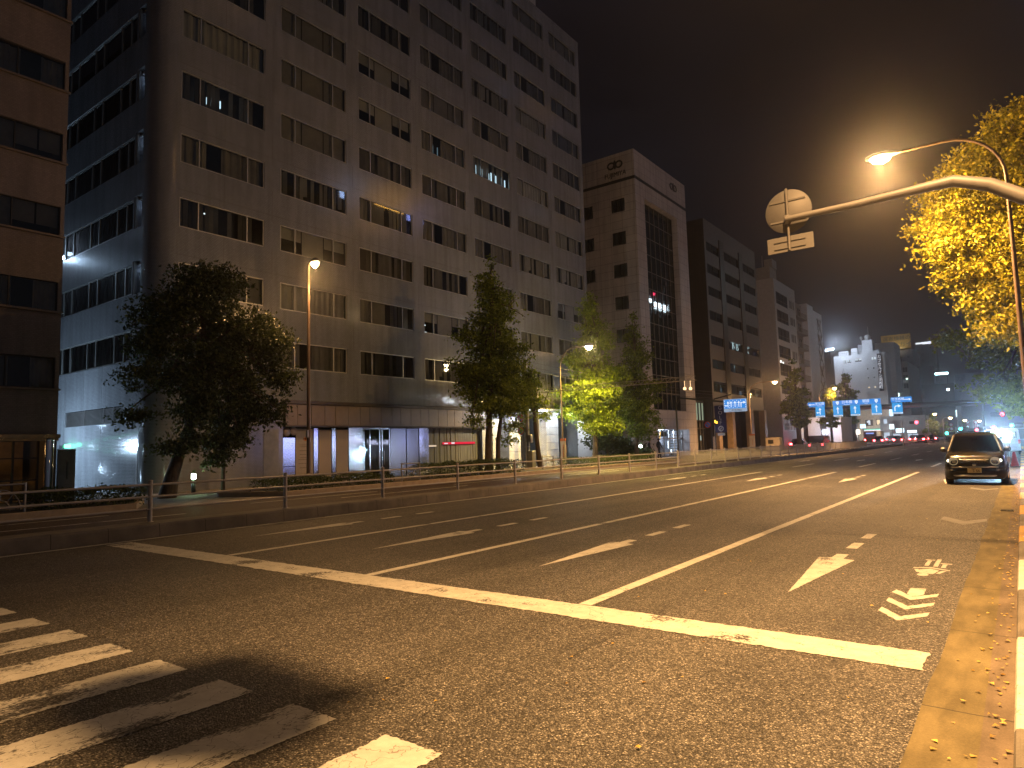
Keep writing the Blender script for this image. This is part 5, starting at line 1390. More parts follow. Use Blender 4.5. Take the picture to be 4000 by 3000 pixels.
# big blue lane sign and the overhead sign gantry
def arrow(b, c, s, kind, y, mi=0):
    """white arrow on a sign face; c centre (x, z), s height"""
    f = lambda u, v, d: (c[0]+u*s, y-d, c[1]+v*s)
    P = lambda poly: b.prism(poly, f, 0, .01, mi)
    if kind in ('up', 'upleft', 'upright'):
        P([(-.055, -.5), (.055, -.5), (.055, .15), (-.055, .15)]); P([(-.2, .15), (.2, .15), (0, .5)])
    if kind == 'left': P([(-.2, -.06), (.6, -.06), (.6, .06), (-.2, .06)]); P([(-.2, -.2), (-.2, .2), (-.6, 0)])
    if kind == 'right': P([(-.6, -.06), (.2, -.06), (.2, .06), (-.6, .06)]); P([(.2, .2), (.2, -.2), (.6, 0)])
    if kind == 'upleft': P([(-.3, -.27), (-.055, -.27), (-.055, -.17), (-.3, -.17)]); P([(-.3, -.38), (-.3, -.06), (-.52, -.22)])
    if kind == 'turnright':
        P([(-.35, -.5), (-.23, -.5), (-.23, 0), (-.12, .14), (.1, .14), (.1, .26), (-.18, .26), (-.35, .05)]); P([(.1, .42), (.1, -.02), (.48, .2)])
t = thing('lane_sign', 'blue lane-arrow board with white caption strip left of a lamp post', 'road sign', (-16.0, 47.5, ZP))
b = MB(); b.box(-.82, .82, 0, .06, 3.36, 4.27, 0, .02); p_ = b.build('board', emit('lit_sign_border', (.6, .75, 1), .5), t)
b = MB(); b.box(-.78, .78, -.008, -.004, 3.60, 4.23); p2 = b.build('blue_face', BLUE, t)
b = MB()
for x, kd in ((-.50, 'upleft'), (-.28, 'up'), (.0, 'up'), (.27, 'up'), (.55, 'turnright')): arrow(b, (x, 3.91), .44, kd, -.010)
for x in (-.39, -.14, .135, .41, -.74, .74):
    for k in range(4): b.box(x-.015, x+.015, -.016, -.010, 3.64+k*.155, 3.72+k*.155)
b.build('lane_arrow', WLIT, t)
text('この先90m', .2, simple('sign_black', (.02, .02, .03), .6), t, (0, -.006, 3.46))
b = MB(); b.tube([(-4.5, .2, 0), (-4.5, .2, 4.2), (-4.1, .2, 4.6), (0, .15, 4.0)], .07, 8); b.build('mast_arm', DPOLE, t)
t = thing('sign_gantry', 'dark overhead gantry beam carrying blue direction and lane arrow signs', 'sign gantry', (-15, 90.4, 0))
b = MB(); b.tube([(-7.4, 0, 0), (-7.4, 0, 6.2)], .17, 12); b.build('post', simple('brown_gantry_post', (.14, .11, .09), .5), t)
b = MB(); b.box(-7.4, 15.2, -.1, .1, 5.1, 5.32); b.box(-7.4, 15.2, -.12, .12, 5.05, 5.1); b.build('beam', DPOLE, t)
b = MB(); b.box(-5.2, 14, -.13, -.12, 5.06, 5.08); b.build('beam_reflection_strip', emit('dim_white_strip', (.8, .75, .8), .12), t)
def gsign(x0, x1, z0, z1, kinds=None):
    b = MB(); b.box(x0, x1, -.3, -.22, z0, z1, 0, .02); return b.build('sign_board', BLUE, t)
B2 = emit('lit_cyan_sign_face', (.03, .34, .80), 1.0)
def small(x0, kind):
    b = MB(); b.box(x0, x0+1.07, -.3, -.22, 4.13, 5.42, 0, .02); p = b.build('lane_board', B2, t)
    b = MB(); arrow(b, (x0+.53, 4.88), .85, kind, -.31); b.build('arrow', WLIT, p)
    b = MB(); b.box(x0+.02, x0+1.05, -.312, -.305, 4.15, 4.30); b.build('caption', WLIT, p)
    b = MB()
    for k in range(6): b.box(x0+.1+k*.145, x0+.2+k*.145, -.32, -.313, 4.19, 4.26)
    b.build('lettering', MATS['sign_black'], p)
OX = 15
s1 = gsign(-21.22+OX, -19.2+OX, 5.43, 6.02); b = MB(); arrow(b, (-20.75+OX, 5.72), .62, 'left', -.31); b.build('arrow', WLIT, s1); text('芝公園', .36, WLIT, s1, (-19.8+OX, -.31, 5.79)); text('Shibakoen', .13, WLIT, s1, (-19.8+OX, -.31, 5.54))
s2 = gsign(-18.31+OX, -13.05+OX, 5.44, 6.06); text('日本橋', .40, WLIT, s2, (-16.7+OX, -.31, 5.82)); text('Nihombashi', .15, WLIT, s2, (-16.7+OX, -.31, 5.55)); text('銀座', .40, WLIT, s2, (-14.6+OX, -.31, 5.82)); text('Ginza', .15, WLIT, s2, (-14.6+OX, -.31, 5.55))
b = MB()
for x in (-17.75, -15.65, -13.5):
    b.prism([(x+OX+.2*u, 5.75+.22*v) for u, v in ((-.9, .9), (0, 1.1), (.9, .9), (.8, -.1), (0, -1.1), (-.8, -.1))], lambda u, v, d: (u, -.31-d, v), 0, .006)
b.build('route_shield', WLIT, s2)
for x in (-17.75, -15.65, -13.5): text('15', .19, BLUE, s2, (x+OX, -.318, 5.77))
s3 = gsign(-11.98+OX, -9.83+OX, 5.47, 6.08); b = MB(); arrow(b, (-10.25+OX, 5.77), .62, 'right', -.31); b.build('arrow', WLIT, s3); text('竹芝桟橋', .33, WLIT, s3, (-11.25+OX, -.31, 5.84)); text('Takeshiba', .13, WLIT, s3, (-11.25+OX, -.31, 5.57))
for x, kd in ((-20.33, 'upleft'), (-18.29, 'up'), (-16.37, 'up'), (-14.07, 'up'), (-11.9, 'turnright')): small(x+OX, kd)
# near signal arm with the round sign seen from behind
t = thing('overhead_road_sign', 'grey overhead arm carrying a round sign seen from behind above road', 'road sign', (.55, 9.0, .15))
b = MB(); b.tube([(0, 0, 0), (0, 0, 4.35)], [.12, .10], 14); b.lathe((0, 0, 4.35), [(.12, 0), (.12, .06), (.05, .1)], 14); b.build('pole', ARMG, t)
b = MB(); b.tube([(0, 0, 3.88), (-.35, 0, 4.08), (-.62, 0, 4.28), (-.95, 0, 4.41), (-1.35, 0, 4.40), (-2.0, 0, 4.38), (-2.78, 0, 4.38)], [.085, .08, .074, .066, .055, .046, .036], 14); b.build('arm', ARMG, t)
b = MB(); b.lathe((-2.77, .10, 4.51), [(.288, -.006), (.292, 0), (.288, .006)], 40, 0, 'y'); p_ = b.build('round_sign', SIGNBACK, t)
for z in (4.64, 4.37):
    b = MB(); b.box(-3.0, -2.55, .084, .0935, z, z+.022); b.build('bracket', SIGNBACK, p_)
b = MB(); b.box(-3.06, -2.48, .09, .102, 3.97, 4.18, 0, .02); p_ = b.build('plate_sign', SIGNBACK, t)
for z in (4.11, 4.02):
    b = MB(); b.box(-2.97, -2.58, .078, .0895, z, z+.018); b.build('bracket', SIGNBACK, p_)
b = MB(); b.tube([(-2.77, .05, 3.98), (-2.77, .05, 4.80)], .017, 8); b.lathe((-2.77, .03, 4.38), [(.045, -.05), (.045, .05)], 10); b.build('bracket_tube', ARMG, t)
# assumed unseen signal, added to throw the shadow across the crosswalk
t = thing('traffic_signal', 'assumed unseen traffic signal on a mast arm above the crosswalk beside the viewpoint', 'traffic signal', (1.2, 4.45, .15))
b = MB(); b.tube([(0, 0, 0), (0, 0, 6.2)], .1, 12); b.tube([(0, 0, 6.05), (-2.7, .1, 5.95)], .03, 10); b.build('pole', PGALV, t)
b = MB(); b.box(-3.28, -2.62, -.02, .36, 5.72, 6.1, 0, .12); b.build('housing', PGALV, t)
b = MB()
for k in range(3): b.tube([(-3.14+k*.19, .34, 5.92), (-3.14+k*.19, .44, 5.9)], .08, 14)
b.build('visor', PGALV, t)

# ------------------------------------------------------------------ traffic lights and lit dots down the road
def signal(label, x, y, z, col, arm=None, r=.16):
    t = thing('traffic_signal', label, 'traffic signal', (x, y, 0), 'traffic signals at the far junctions')
    b = MB(); b.box(-.55, .55, 0, .22, z-.2, z+.2, 0, .06); b.build('housing', DPOLE, t)
    off = {'r': .34, 'g': -.34}[col]
    b = MB(); b.lathe((off, -.02, z), [(r, 0), (r*.8, -.05), (.02, -.07)], 16, 0, 'y'); b.build('lens', RL if col == 'r' else GL, t)
    b = MB(); a = arm if arm else 1.2
    b.tube([(0, .25, z), (a, .3, z+.05)], .045, 6); b.tube([(a, .3, 0), (a, .3, z+.3)], .08, 8); b.build('pole', PGALV, t)
RL = emit('red_signal_lens', (1, .05, .08), 14); GL = emit('green_signal_lens', (.08, .9, .75), 7)
signal('red traffic signal left of the small golden tree', -12.0, 110, 3.36, 'r', -1.5, .22)
signal('red traffic signal high above the parked car roof', -1.58, 75, 3.28, 'r', 3.0)
signal('green traffic signal right of the blue-white work light', -.30, 75, 2.24, 'g', 2.2)
signal('red traffic signal over the car roof, left of work light', -4.45, 95, 2.0, 'r', 6.2)
signal('red traffic signal just above the work light', -2.7, 90, 2.18, 'r', 4.2)
signal('green traffic signal nearest the roundel signs', -6.2, 110, 2.25, 'g', -.9, .2)
signal('lower green traffic signal beside the steel crash barrier end', -8.2, 115, 1.7, 'g', .7, .22)
RNDB = simple('roundel_red', (.35, .05, .1), .5)
for i, (x, y, z, lb) in enumerate(((-9.0, 130, 2.35, 'pair of round red signs on a pole beneath far lamps'), (-6.5, 125, 2.6, 'round red sign pair near the green signal'), (-5.2, 120, 2.5, 'round red sign pair left of the work light'))):
    t = thing('road_sign', lb, 'road sign', (x, y, 0))
    b = MB()
    for k in (0, .7):
        b.lathe((0, 0, z+k), [(.3, 0), (.3, .03)], 18, 0, 'y'); ring(b, (0, z+k), 0, .19, -.01, 1)
    b.build('sign_face', [RNDB, SWHITE], t)
    b = MB(); b.tube([(0, .1, 0), (0, .1, z+1)], .05, 6); b.build('pole', PGALV, t)
# shop fronts and shop signs on the left far side
def shop_sign(label, x, y, z, w, h, col, st, body=None, tcol=None, sub='sign_face'):
    t = thing('shop_sign', label, 'shop sign', (x, y, z))
    b = MB(); b.box(-w/2, w/2, 0, .2, 0, h, 0, min(.05, h/4)); p = b.build(sub, emit('shop_%d' % len(MATS), col, st), t)
    b = MB(); b.box(-w/2-.03, w/2+.03, .2, .3, -.03, h+.03); b.tube([(0, .25, -z), (0, .25, 0)], .05, 6); b.build('frame', DPOLE, t)
    if body: text(body, h*.75, tcol, p, (0, -.02, h*.48))
    return t
SB = simple('sign_deep_blue', (.01, .08, .35), .5)
shop_sign('yellow parking sign with blue letter P', -27.2, 101, 2.45, 1.2, .85, (1, .85, .2), .75, 'P', SB)
shop_sign('small white lit sign under the parking sign', -27.3, 102, 1.75, .7, .35, (.8, 1, 1), 1.8)
shop_sign('bright white-blue lit sign over the dark truck', -22.2, 103, 2.1, .9, .5, (.75, .85, 1), 7)
shop_sign('cream lamp sign between dark trunks left of convenience shop', -26.5, 152, 2.0, .75, .95, (1, .95, .8), 2.4)
shop_sign('pale round lamp sign left of the convenience shop door', -24.6, 151, 1.2, 1.2, .8, (.8, .95, 1), 4)
shop_sign('small blue-white sign beside the tall trunk', -25.7, 153, 3.2, 1.0, .8, (.6, .85, 1), 2)
shop_sign('white and blue lit shop fascia right of the blade sign', -18.9, 151, 2.1, 1.4, .8, (.6, .85, 1), 2.6)
shop_sign('long white lit shop fascia below the red signal', -17.0, 152, 2.0, 1.6, .5, (.75, .9, 1), 2.2)
shop_sign('white lit square sign above the red tail lights', -20.4, 152, 2.8, .8, 1.0, (.8, .95, 1), 1.6)
t = thing('shop_row', 'row of low lit shop fronts behind the parking sign', 'building', (-28.5, 106, 0))
b = MB(); b.box(-1.5, 1.2, 0, 8, 0, 3.6); b.build('wall', LGREY, t)
b = MB(); b.box(-.9, -.1, -.06, -.02, .3, 1.9); b.box(.2, .9, -.06, -.02, .3, 1.7); b.build('shop_window', emit('pale_shop_window', (.75, .9, 1), .8), t)
t = thing('shop_row', 'pale house wall lit violet-white behind the dark truck', 'building', (-23.6, 108, 0))
b = MB(); b.box(-2.0, 2.6, 0, 8, 0, 4.6); b.build('wall', WPLAS, t)
b = MB(); b.box(-.3, .6, -.06, 0, 2.9, 3.9); b.build('window', DFRAME, t)
point('shop_glow', (-22.2, 105.5, 2.9), 420, (.72, .76, 1), .2)
point('shop_glow', (-26.4, 104, 2.2), 160, (.8, .9, 1), .2)
t = thing('shop_row', 'lit shop fronts right of the convenience shop', 'building', (-19, 156, 0))
b = MB(); b.box(-4, 4, 0, 10, 0, 5.5); b.build('wall', GREY, t)
b = MB(); b.box(-3.6, -2.4, -.06, 0, .4, 2.2); b.box(-1.8, -.4, -.06, 0, .4, 1.9); b.box(.8, 2.6, -.06, 0, .4, 1.8); b.box(-3.3, -2.7, -.06, 0, 4.0, 4.9); b.build('shop_window', emit('cool_shop_window', (.7, .85, 1), .7), t)
point('shop_glow', (-20.5, 149, 3.2), 700, (.8, .9, 1), .3)
point('shop_glow', (-27.0, 170, 2.3), 900, (1, .93, .85), .3)
t = thing('shop_row', 'low pinkish shop fronts among the trunks under the blue signs', 'building', (-28, 130, 0))
b = MB(); b.box(-3.5, 2.5, 0, 10, 0, 5); b.build('wall', simple('pinkish_wall', (.4, .3, .3), .8), t)
b = MB()
for x in (-3, -1.6, -.3, 1.1): b.box(x, x+.7, -.06, 0, .4+RND.uniform(0, .3), 2+RND.uniform(0, .4))
b.build('shop_window', emit('pink_shop_window', (1, .75, .7), .55), t)
point('shop_glow', (-27.5, 127, 2.6), 350, (1, .7, .65), .3)
t = thing('notice_stand', 'small white stand sign beside the brown stone column', 'notice board', (-24.8, 66.8, ZP))
b = MB(); b.box(-.22, .22, -.02, .02, .2, 1.75, 0, .02); b.build('panel', simple('white_stand', (.6, .55, .5), .6), t)
b = MB(); b.box(-.2, .2, -.15, .15, 0, .2); b.build('foot', DPOLE, t)
t = thing('guard_booth', 'pale sentry box behind the barred fence before the dark office', 'booth', (-22.6, 79.5, ZP))
b = MB(); b.box(-.8, .8, -.5, .5, 0, 1.5, 0, .04); b.build('wall', simple('booth_cream', (.5, .42, .32), .6), t)
b = MB(); b.box(-.5, .1, -.53, -.5, .8, 1.25); b.build('window', DFRAME, t)

# unseen shops assumed past the right edge, signs added to reflect in steel panels
t = thing('shop_building', 'assumed unseen low shop building with lit blue and pink signs on the near side', 'building', (8.0, 52, .15))
b = MB(); b.box(0, 8, -16, 16, 0, 9); b.build('wall', GREY, t)
for y0_, y1_, z0_, z1_, c, st in ((-14, -6, 2.2, 2.9, (.30, .36, 1), 16), (-5, 4, 2.1, 2.8, (.7, .72, 1), 13), (5, 13, 2.2, 2.7, (.45, .48, 1), 14), (-10, -8, 3.6, 4.4, (1, .3, .35), 2.5), (6, 8, 3.5, 4.3, (.3, .4, 1), 3)):
    b = MB(); b.box(-.25, 0, y0_, y1_, z0_, z1_, 0, .04); b.build('sign', emit('shop_sign_%d' % len(MATS), c, st), t)
b = MB(); b.box(-.05, 0, -13, 13, .3, 1.9); b.build('shop_window', emit('assumed_shop_window', (.8, .85, 1), .8), t)
b = MB(); b.box(.5, 8, -12, 12, 9, 30); b.build('assumed_upper_floors', GREY, t)
for y0_, y1_, z0_, z1_, c, st in ((-3.4, -1.6, 30.6, 32.6, (.45, .6, 1), 12), (1.8, 6.6, 31.2, 33.0, (1, .5, .1), 14), (7.2, 10.0, 30.6, 32.2, (.35, .4, 1), 9)):
    b = MB(); b.box(.2, .5, y0_, y1_, z0_, z1_, 0, .05); b.build('roof_sign', emit('roof_sign_%d' % len(MATS), c, st), t)  # roof signs added to give reflections on the white tiles opposite
b = MB()
for y in (-2, 0, 2, 4, 6): b.tube([(.7, y, 30), (.6, y, 32.4)], .06, 6)
b.build('added_sign_frame', DPOLE, t)

t = thing('assumed_office_tower', 'assumed near-side tower with added white lit roof edge, mirrored in the glass curtain wall', 'building', (14, 134, .15))  # unseen tower assumed, its lights added to reflect in the curtain wall
b = MB(); b.box(-6, 6, -9, 9, 0, 31); b.build('wall', DGREY, t)
b = MB(); b.box(-6.2, -6, -8, -2.0, 31.2, 31.9); b.box(-6.2, -6, -.5, 6.0, 30.2, 31.6); b.build('assumed_roof_edge_light', emit('assumed_roof_edge_light', (.75, .92, 1), 22), t)
for y, z, c in ((-1.2, 33, (1, .05, .15)), (-6.6, 28.6, (1, .9, .6)), (-6.9, 26.5, (.8, .9, 1)), (-6.2, 25.2, (1, .85, .7))):
    b = MB(); b.box(-6.2, -6, y, y+.8, z, z+.5); b.build('added_lit_window', emit('added_tower_window_%d' % len(MATS), c, 14), t)
HAZE = .001
# ------------------------------------------------------------------ vehicles
def loft(b, secs, mi=0, smooth=True, cap=True):
    n = len(secs[0]); vs = [p for s in secs for p in s]
    fs = [(i*n+k, i*n+(k+1) % n, (i+1)*n+(k+1) % n, (i+1)*n+k) for i in range(len(secs)-1) for k in range(n)]
    b.add(vs, fs, mi, smooth)
    if cap:
        b.add(secs[0], [tuple(range(n-1, -1, -1))], mi); b.add(secs[-1], [tuple(range(n))], mi)
def car_section(y, w, z0, z1, rt=.10, rb=.06, tuck=.0):
    """rounded body section across X at station y"""
    h = w/2
    P = [(-h+tuck+rb, z0), (-h+tuck*.6, z0+rb), (-h, z0+(z1-z0)*.42), (-h+.015, z0+(z1-z0)*.75), (-h+.03, z1-rt), (-h+.03+rt*.35, z1-rt*.3), (-h+.05+rt, z1), (-h*.5, z1+.012)]
    return [(x, y, z) for x, z in P] + [(-x, y, z) for x, z in reversed(P)]
CARPAINT = simple('bronze_car_paint', (.016, .0145, .012), .2, .4, .6, var=.03)
CARBLK = simple('black_car_plastic', (.018, .018, .018), .5)
TYRE = simple('tyre_rubber', (.02, .02, .02), .8)
def wheel(t, x, y, r, side):
    b = MB(); s = side
    b.lathe((x, y, r), [(r*.62, -.10), (r*.92, -.105), (r, -.07), (r, .07), (r*.92, .105), (r*.62, .10)], 24, 0, 'x')
    w = b.build('wheel', TYRE, t)
    b = MB(); b.lathe((x+s*.085, y, r), [(r*.63, -.03), (r*.62, .015), (r*.5, .02), (r*.15, .03), (.01, .035)] if s > 0 else [(.01, -.035), (r*.15, -.03), (r*.5, -.02), (r*.62, -.015), (r*.63, .03)], 20, 0, 'x')
    b.build('rim', STEEL, w)
t = thing('crossover_car', 'bronze crossover car facing the viewer, stopped beside the kerb', 'car', (-1.31, 26.75, 0))
S = []
#            y     w     z0   z1
for y, w, z0, z1, rt in ((0.00, 1.38, .34, .80, .10), (.06, 1.56, .27, .90, .10), (.22, 1.66, .22, .99, .10), (.5, 1.68, .20, 1.035, .10), (1.0, 1.68, .2, 1.07, .09), (1.7, 1.68, .2, 1.08, .08), (2.8, 1.68, .2, 1.09, .08), (3.5, 1.67, .22, 1.10, .08), (3.66, 1.60, .3, 1.06, .1), (3.72, 1.48, .38, .98, .1)):
    S.append(car_section(y, w, z0, z1, rt, .07, .05))
b = MB(); loft(b, S); body = b.build('body', CARPAINT, t)
def cab(y, w0, w1, z0, z1, r=.07):
    h0, h1 = w0/2, w1/2
    P = [(-h0, z0), (-h0*.25-h1*.75-.01, z0+(z1-z0)*.72), (-h1, z1-r), (-h1+r*.4, z1-r*.25), (-h1+r*1.2, z1), (-h1*.4, z1+.02)]
    return [(x, y, z) for x, z in P] + [(-x, y, z) for x, z in reversed(P)]
b = MB(); loft(b, [cab(1.32, 1.5, 1.16, 1.05, 1.58, .05), cab(1.5, 1.54, 1.22, 1.05, 1.655), cab(2.2, 1.56, 1.24, 1.05, 1.69), cab(3.1, 1.55, 1.22, 1.05, 1.67), cab(3.5, 1.5, 1.16, 1.05, 1.6)]); b.build('roof', CARPAINT, t)
b = MB()   # A pillars and windscreen surround, sloping back from the bonnet
for s in (-1, 1): b.tube([(s*.75, .80, 1.06), (s*.66, 1.10, 1.35), (s*.585, 1.36, 1.585)], [.045, .042, .04], 8)
b.build('pillar', CARBLK, t)
CARGL = glass('windscreen_glass', (.35, .45, .55), .55, .02)
b = MB()
g0, g1 = [], []
for k in range(9):
    u = -1+2*k/8
    g0.append((u*.735, .78-.09*(1-u*u), 1.062+.012*(1-u*u))); g1.append((u*.575, 1.36-.06*(1-u*u), 1.60))
b.add(g0+g1, [(k, k+1, 10+k, 9+k) for k in range(8)], 0, True); b.build('windscreen', CARGL, t)
b = MB()
for s in (-1, 1): b.add([(s*.77, .95, 1.075), (s*.785, 3.3, 1.09), (s*.665, 3.2, 1.52), (s*.66, 1.45, 1.52)], [(0, 1, 2, 3)])
b.build('side_window', simple('dark_side_glass', (.01, .012, .015), .05), t)
b = MB(); b.box(-.52, -.08, 1.5, 1.62, 1.0, 1.48, 0, .08); b.box(.08, .52, 1.5, 1.62, 1.0, 1.48, 0, .08); b.box(-.7, .7, 1.1, 3.2, .95, 1.0); b.box(-.11, .11, 1.26, 1.29, 1.43, 1.50, 0, .01); b.tube([(.33+.17*math.cos(a*PI/8), 1.08, 1.08+.15*math.sin(a*PI/8)) for a in range(17)], .015, 6); b.build('cabin_interior', CARBLK, t)
b = MB(); b.add([car_section(y, w, z0, z1, .05, .05, .05) for y, w, z0, z1 in ((-.03, 1.36, .2, .46), (.03, 1.6, .18, .5), (.2, 1.7, .18, .52))][0], [], 0)
b = MB(); loft(b, [car_section(y, w, z0, z1, .05, .05, .05) for y, w, z0, z1 in ((-.05, 1.30, .22, .44), (-.01, 1.54, .19, .50), (.16, 1.695, .19, .56), (.42, 1.70, .2, .50))]); b.build('front_bumper', CARBLK, t)
b = MB(); b.box(-.42, .42, -.018, .03, .70, .80, 0, .03); gr = b.build('grille', CARBLK, t)
b = MB()
for k in range(12): b.box(-.40+k*.068, -.385+k*.068, -.024, -.018, .71, .79)
b.build('grille_bar', DSTEEL, gr)
TRIM = simple('satin_chrome', (.6, .58, .55), .38, .8, var=.02)
b = MB(); b.tube([(-.40, .0, .825), (-.3, -.02, .825), (.3, -.02, .825), (.40, .0, .825)], .013, 10); b.build('chrome_trim', TRIM, t)
b = MB(); b.tube([(-.70, .04, .578), (-.5, -.035, .578), (.5, -.035, .578), (.70, .04, .578)], .020, 10); b.build('chrome_trim', TRIM, t)
b = MB(); b.lathe((0, -.03, .66), [(.055, .03), (.055, 0), (.035, -.012), (.01, -.015)], 16, 0, 'y'); b.build('badge', CHROME, t)
b = MB(); b.tube([(-.64, -.01, .315), (-.5, -.06, .298), (.5, -.06, .298), (.64, -.01, .315)], [.014, .034, .034, .014], 10); b.build('skid_plate', TRIM, t)
HL = emit('headlight_glow', (1, .86, .6), 3.2)
for s in (-1, 1):
    b = MB(); b.lathe((s*.565, .03, .77), [(.13, .06), (.135, -.02), (.125, -.055), (.118, -.055), (.105, -.03), (.02, -.02)], 24, 0, 'y'); h = b.build('headlight', emit('headlight_ring', (1, .75, .42), .28) if 'headlight_ring' not in MATS else MATS['headlight_ring'], t)
    b = MB(); b.lathe((s*.545, .0, .755), [(.055, .03), (.055, -.02), (.03, -.045), (.01, -.05)], 16, 0, 'y'); b.build('lens', simple('clear_lens', (.3, .3, .3), .05, .6) if 'clear_lens' not in MATS else MATS['clear_lens'], h)
    b = MB(); b.lathe((s*.70, .045, .79), [(.05, .05), (.05, -.02), (.03, -.045), (.01, -.05)], 14, 0, 'y'); b.build('side_lamp', HL, t)
    b = MB(); b.lathe((s*.62, .0, .50), [(.05, .04), (.05, -.03), (.035, -.05), (.01, -.05)], 14, 0, 'y'); b.build('fog_lamp', STEEL, t)
    b = MB(); b.box(s*.80, s*1.0, .98, 1.12, 1.05, 1.22, 0, .05); b.box(s*.74, s*.84, 1.02, 1.08, 1.07, 1.12); b.build('mirror', CARBLK, t)
    b = MB(); b.tube([(s*.56, 1.6, 1.69), (s*.57, 1.7, 1.735), (s*.57, 3.0, 1.735), (s*.55, 3.15, 1.69)], .018, 6); b.build('roof_rail', DSTEEL, t)
    wheel(t, s*.76, .78, .325, s); wheel(t, s*.76, 3.05, .325, s)
b = MB(); b.box(-.19, .19, -.062, -.05, .395, .545, 0, .012); pl_ = b.build('number_plate', simple('plate_cream', (.7, .62, .38), .5, var=.04), t)
text('· 5 56', .115, simple('plate_print', (.04, .03, .04), .6), pl_, (.015, -.064, .455), ext=.002)
b = MB(); b.box(-.08, .04, -.065, -.062, .512, .526); b.build('lettering', MATS['plate_print'], pl_)
b = MB(); b.tube([(-.55, .86, 1.085), (-.1, .84, 1.13)], .012, 6); b.tube([(.05, .84, 1.085), (.5, .86, 1.13)], .012, 6); b.build('wiper', CARBLK, t)

def far_car(label, x, y, paint, w=1.7, h=1.48, L=4.3, taxi=False, rz=0):
    """saloon or van seen from behind: base at the middle of its rear"""
    t = thing('car', label, 'car', (x, y, .03), 'cars queueing with red tail lights', rz)
    b = MB(); hb = .92
    loft(b, [car_section(yy, ww, z0, z1, .08, .06, .04) for yy, ww, z0, z1 in ((0, w*.86, .4, .88), (.08, w*.97, .28, hb), (.5, w, .22, hb+.03), (L*.6, w, .2, hb), (L*.9, w*.97, .24, .8), (L, w*.8, .35, .68))]); b.build('body', paint, t)
    b = MB(); loft(b, [cab(.25, w*.9, w*.72, .88, .95, .03), cab(.75, w*.92, w*.74, .88, h), cab(1.9, w*.92, w*.76, .88, h+.02), cab(2.9, w*.92, w*.74, .86, .95, .03)]); b.build('cabin', simple('dark_car_glass', (.012, .012, .016), .08) if 'dark_car_glass' not in MATS else MATS['dark_car_glass'], t)
    for s in (-1, 1):
        b = MB(); b.box(s*w*.28, s*w*.47, -.03, .06, .62, .88, 0, .03); b.build('tail_light', TL, t)
    b = MB(); b.box(-.25, .25, -.02, .05, .5, .62); b.build('number_plate', SWHITE, t)
    for s in (-1, 1):
        for yy in (.8, L-.9):
            q = MB(); q.lathe((s*(w/2-.1), yy, .3), [(.18, -.09), (.3, -.08), (.3, .08), (.18, .09)], 14, 0, 'x'); q.build('wheel', TYRE, t)
    return t
TL = emit('tail_light_red', (1, .05, .06), 45)
PB = simple('black_car_paint', (.02, .02, .022), .2, .3); PS = simple('silver_car_paint', (.35, .35, .36), .25, .6); PW = simple('white_car_paint', (.6, .6, .6), .25)
far_car('black car leftmost in the queue of red tail lights', -20.4, 135, PB)
far_car('silver car behind the leftmost queueing car', -20.9, 152, PS)
far_car('white car second in the queue from the left', -17.7, 138, PW)
far_car('dark car in the middle of the tail light queue', -16.6, 150, PB)
far_car('silver car right of the middle of the queue', -14.9, 143, PS)
far_car('black car rightmost in the tail light queue', -14.3, 158, PB)
far_car('white car far ahead in the queue before the shop fascias', -18.5, 170, PW)
far_car('dark car passing under the parking sign', -25.2, 99, PB)
t = thing('box_truck', 'dark box truck parked before the violet-white house wall', 'truck', (-22.7, 99.5, .03))
b = MB(); b.box(-1.0, 1.0, 0, 3.6, .55, 1.85, 0, .04); b.build('cargo_box', PB, t)
b = MB(); loft(b, [cab(3.7, 1.9, 1.7, .4, 1.7), cab(4.6, 1.9, 1.7, .4, 1.75), cab(5.1, 1.85, 1.6, .4, 1.2)], 0, False); b.build('cab', PB, t)
b = MB(); b.box(-.95, .95, .1, 5, .35, .5); b.build('chassis', CARBLK, t)
for s in (-1, 1):
    b = MB(); b.box(s*.72, s*.92, -.05, .02, .45, .75, 0, .03); b.build('tail_light', TL, t)
    for yy in (.8, 4.3):
        q = MB(); q.lathe((s*.85, yy, .36), [(.2, -.1), (.36, -.09), (.36, .09), (.2, .1)], 14, 0, 'x'); q.build('wheel', TYRE, t)
t = thing('bus', 'bronze-green bus with blue destination panel beside the convenience shop', 'bus', (-23.4, 146, .03))
b = MB(); b.box(-1.15, 1.15, 0, 9, .4, 2.5, 0, .12); b.build('body', simple('bus_ochre', (.25, .15, .06), .4), t)
b = MB(); b.box(-.95, .95, -.03, .02, 1.5, 2.3, 0, .03); b.build('rear_window', simple('bus_window', (.03, .04, .1), .1), t)
b = MB(); b.box(-.7, .7, -.06, -.03, 1.95, 2.2); b.build('destination_panel', emit('blue_destination', (.3, .45, 1), .9), t)
for s in (-1, 1):
    b = MB(); b.box(s*.8, s*1.0, -.05, .02, .7, .95, 0, .03); b.build('tail_light', TL, t)
    for yy in (2, 7):
        q = MB(); q.lathe((s*1.0, yy, .45), [(.25, -.1), (.45, -.09), (.45, .09), (.25, .1)], 16, 0, 'x'); q.build('wheel', TYRE, t)
HLW = emit('white_headlights', (.9, .95, 1), 10)
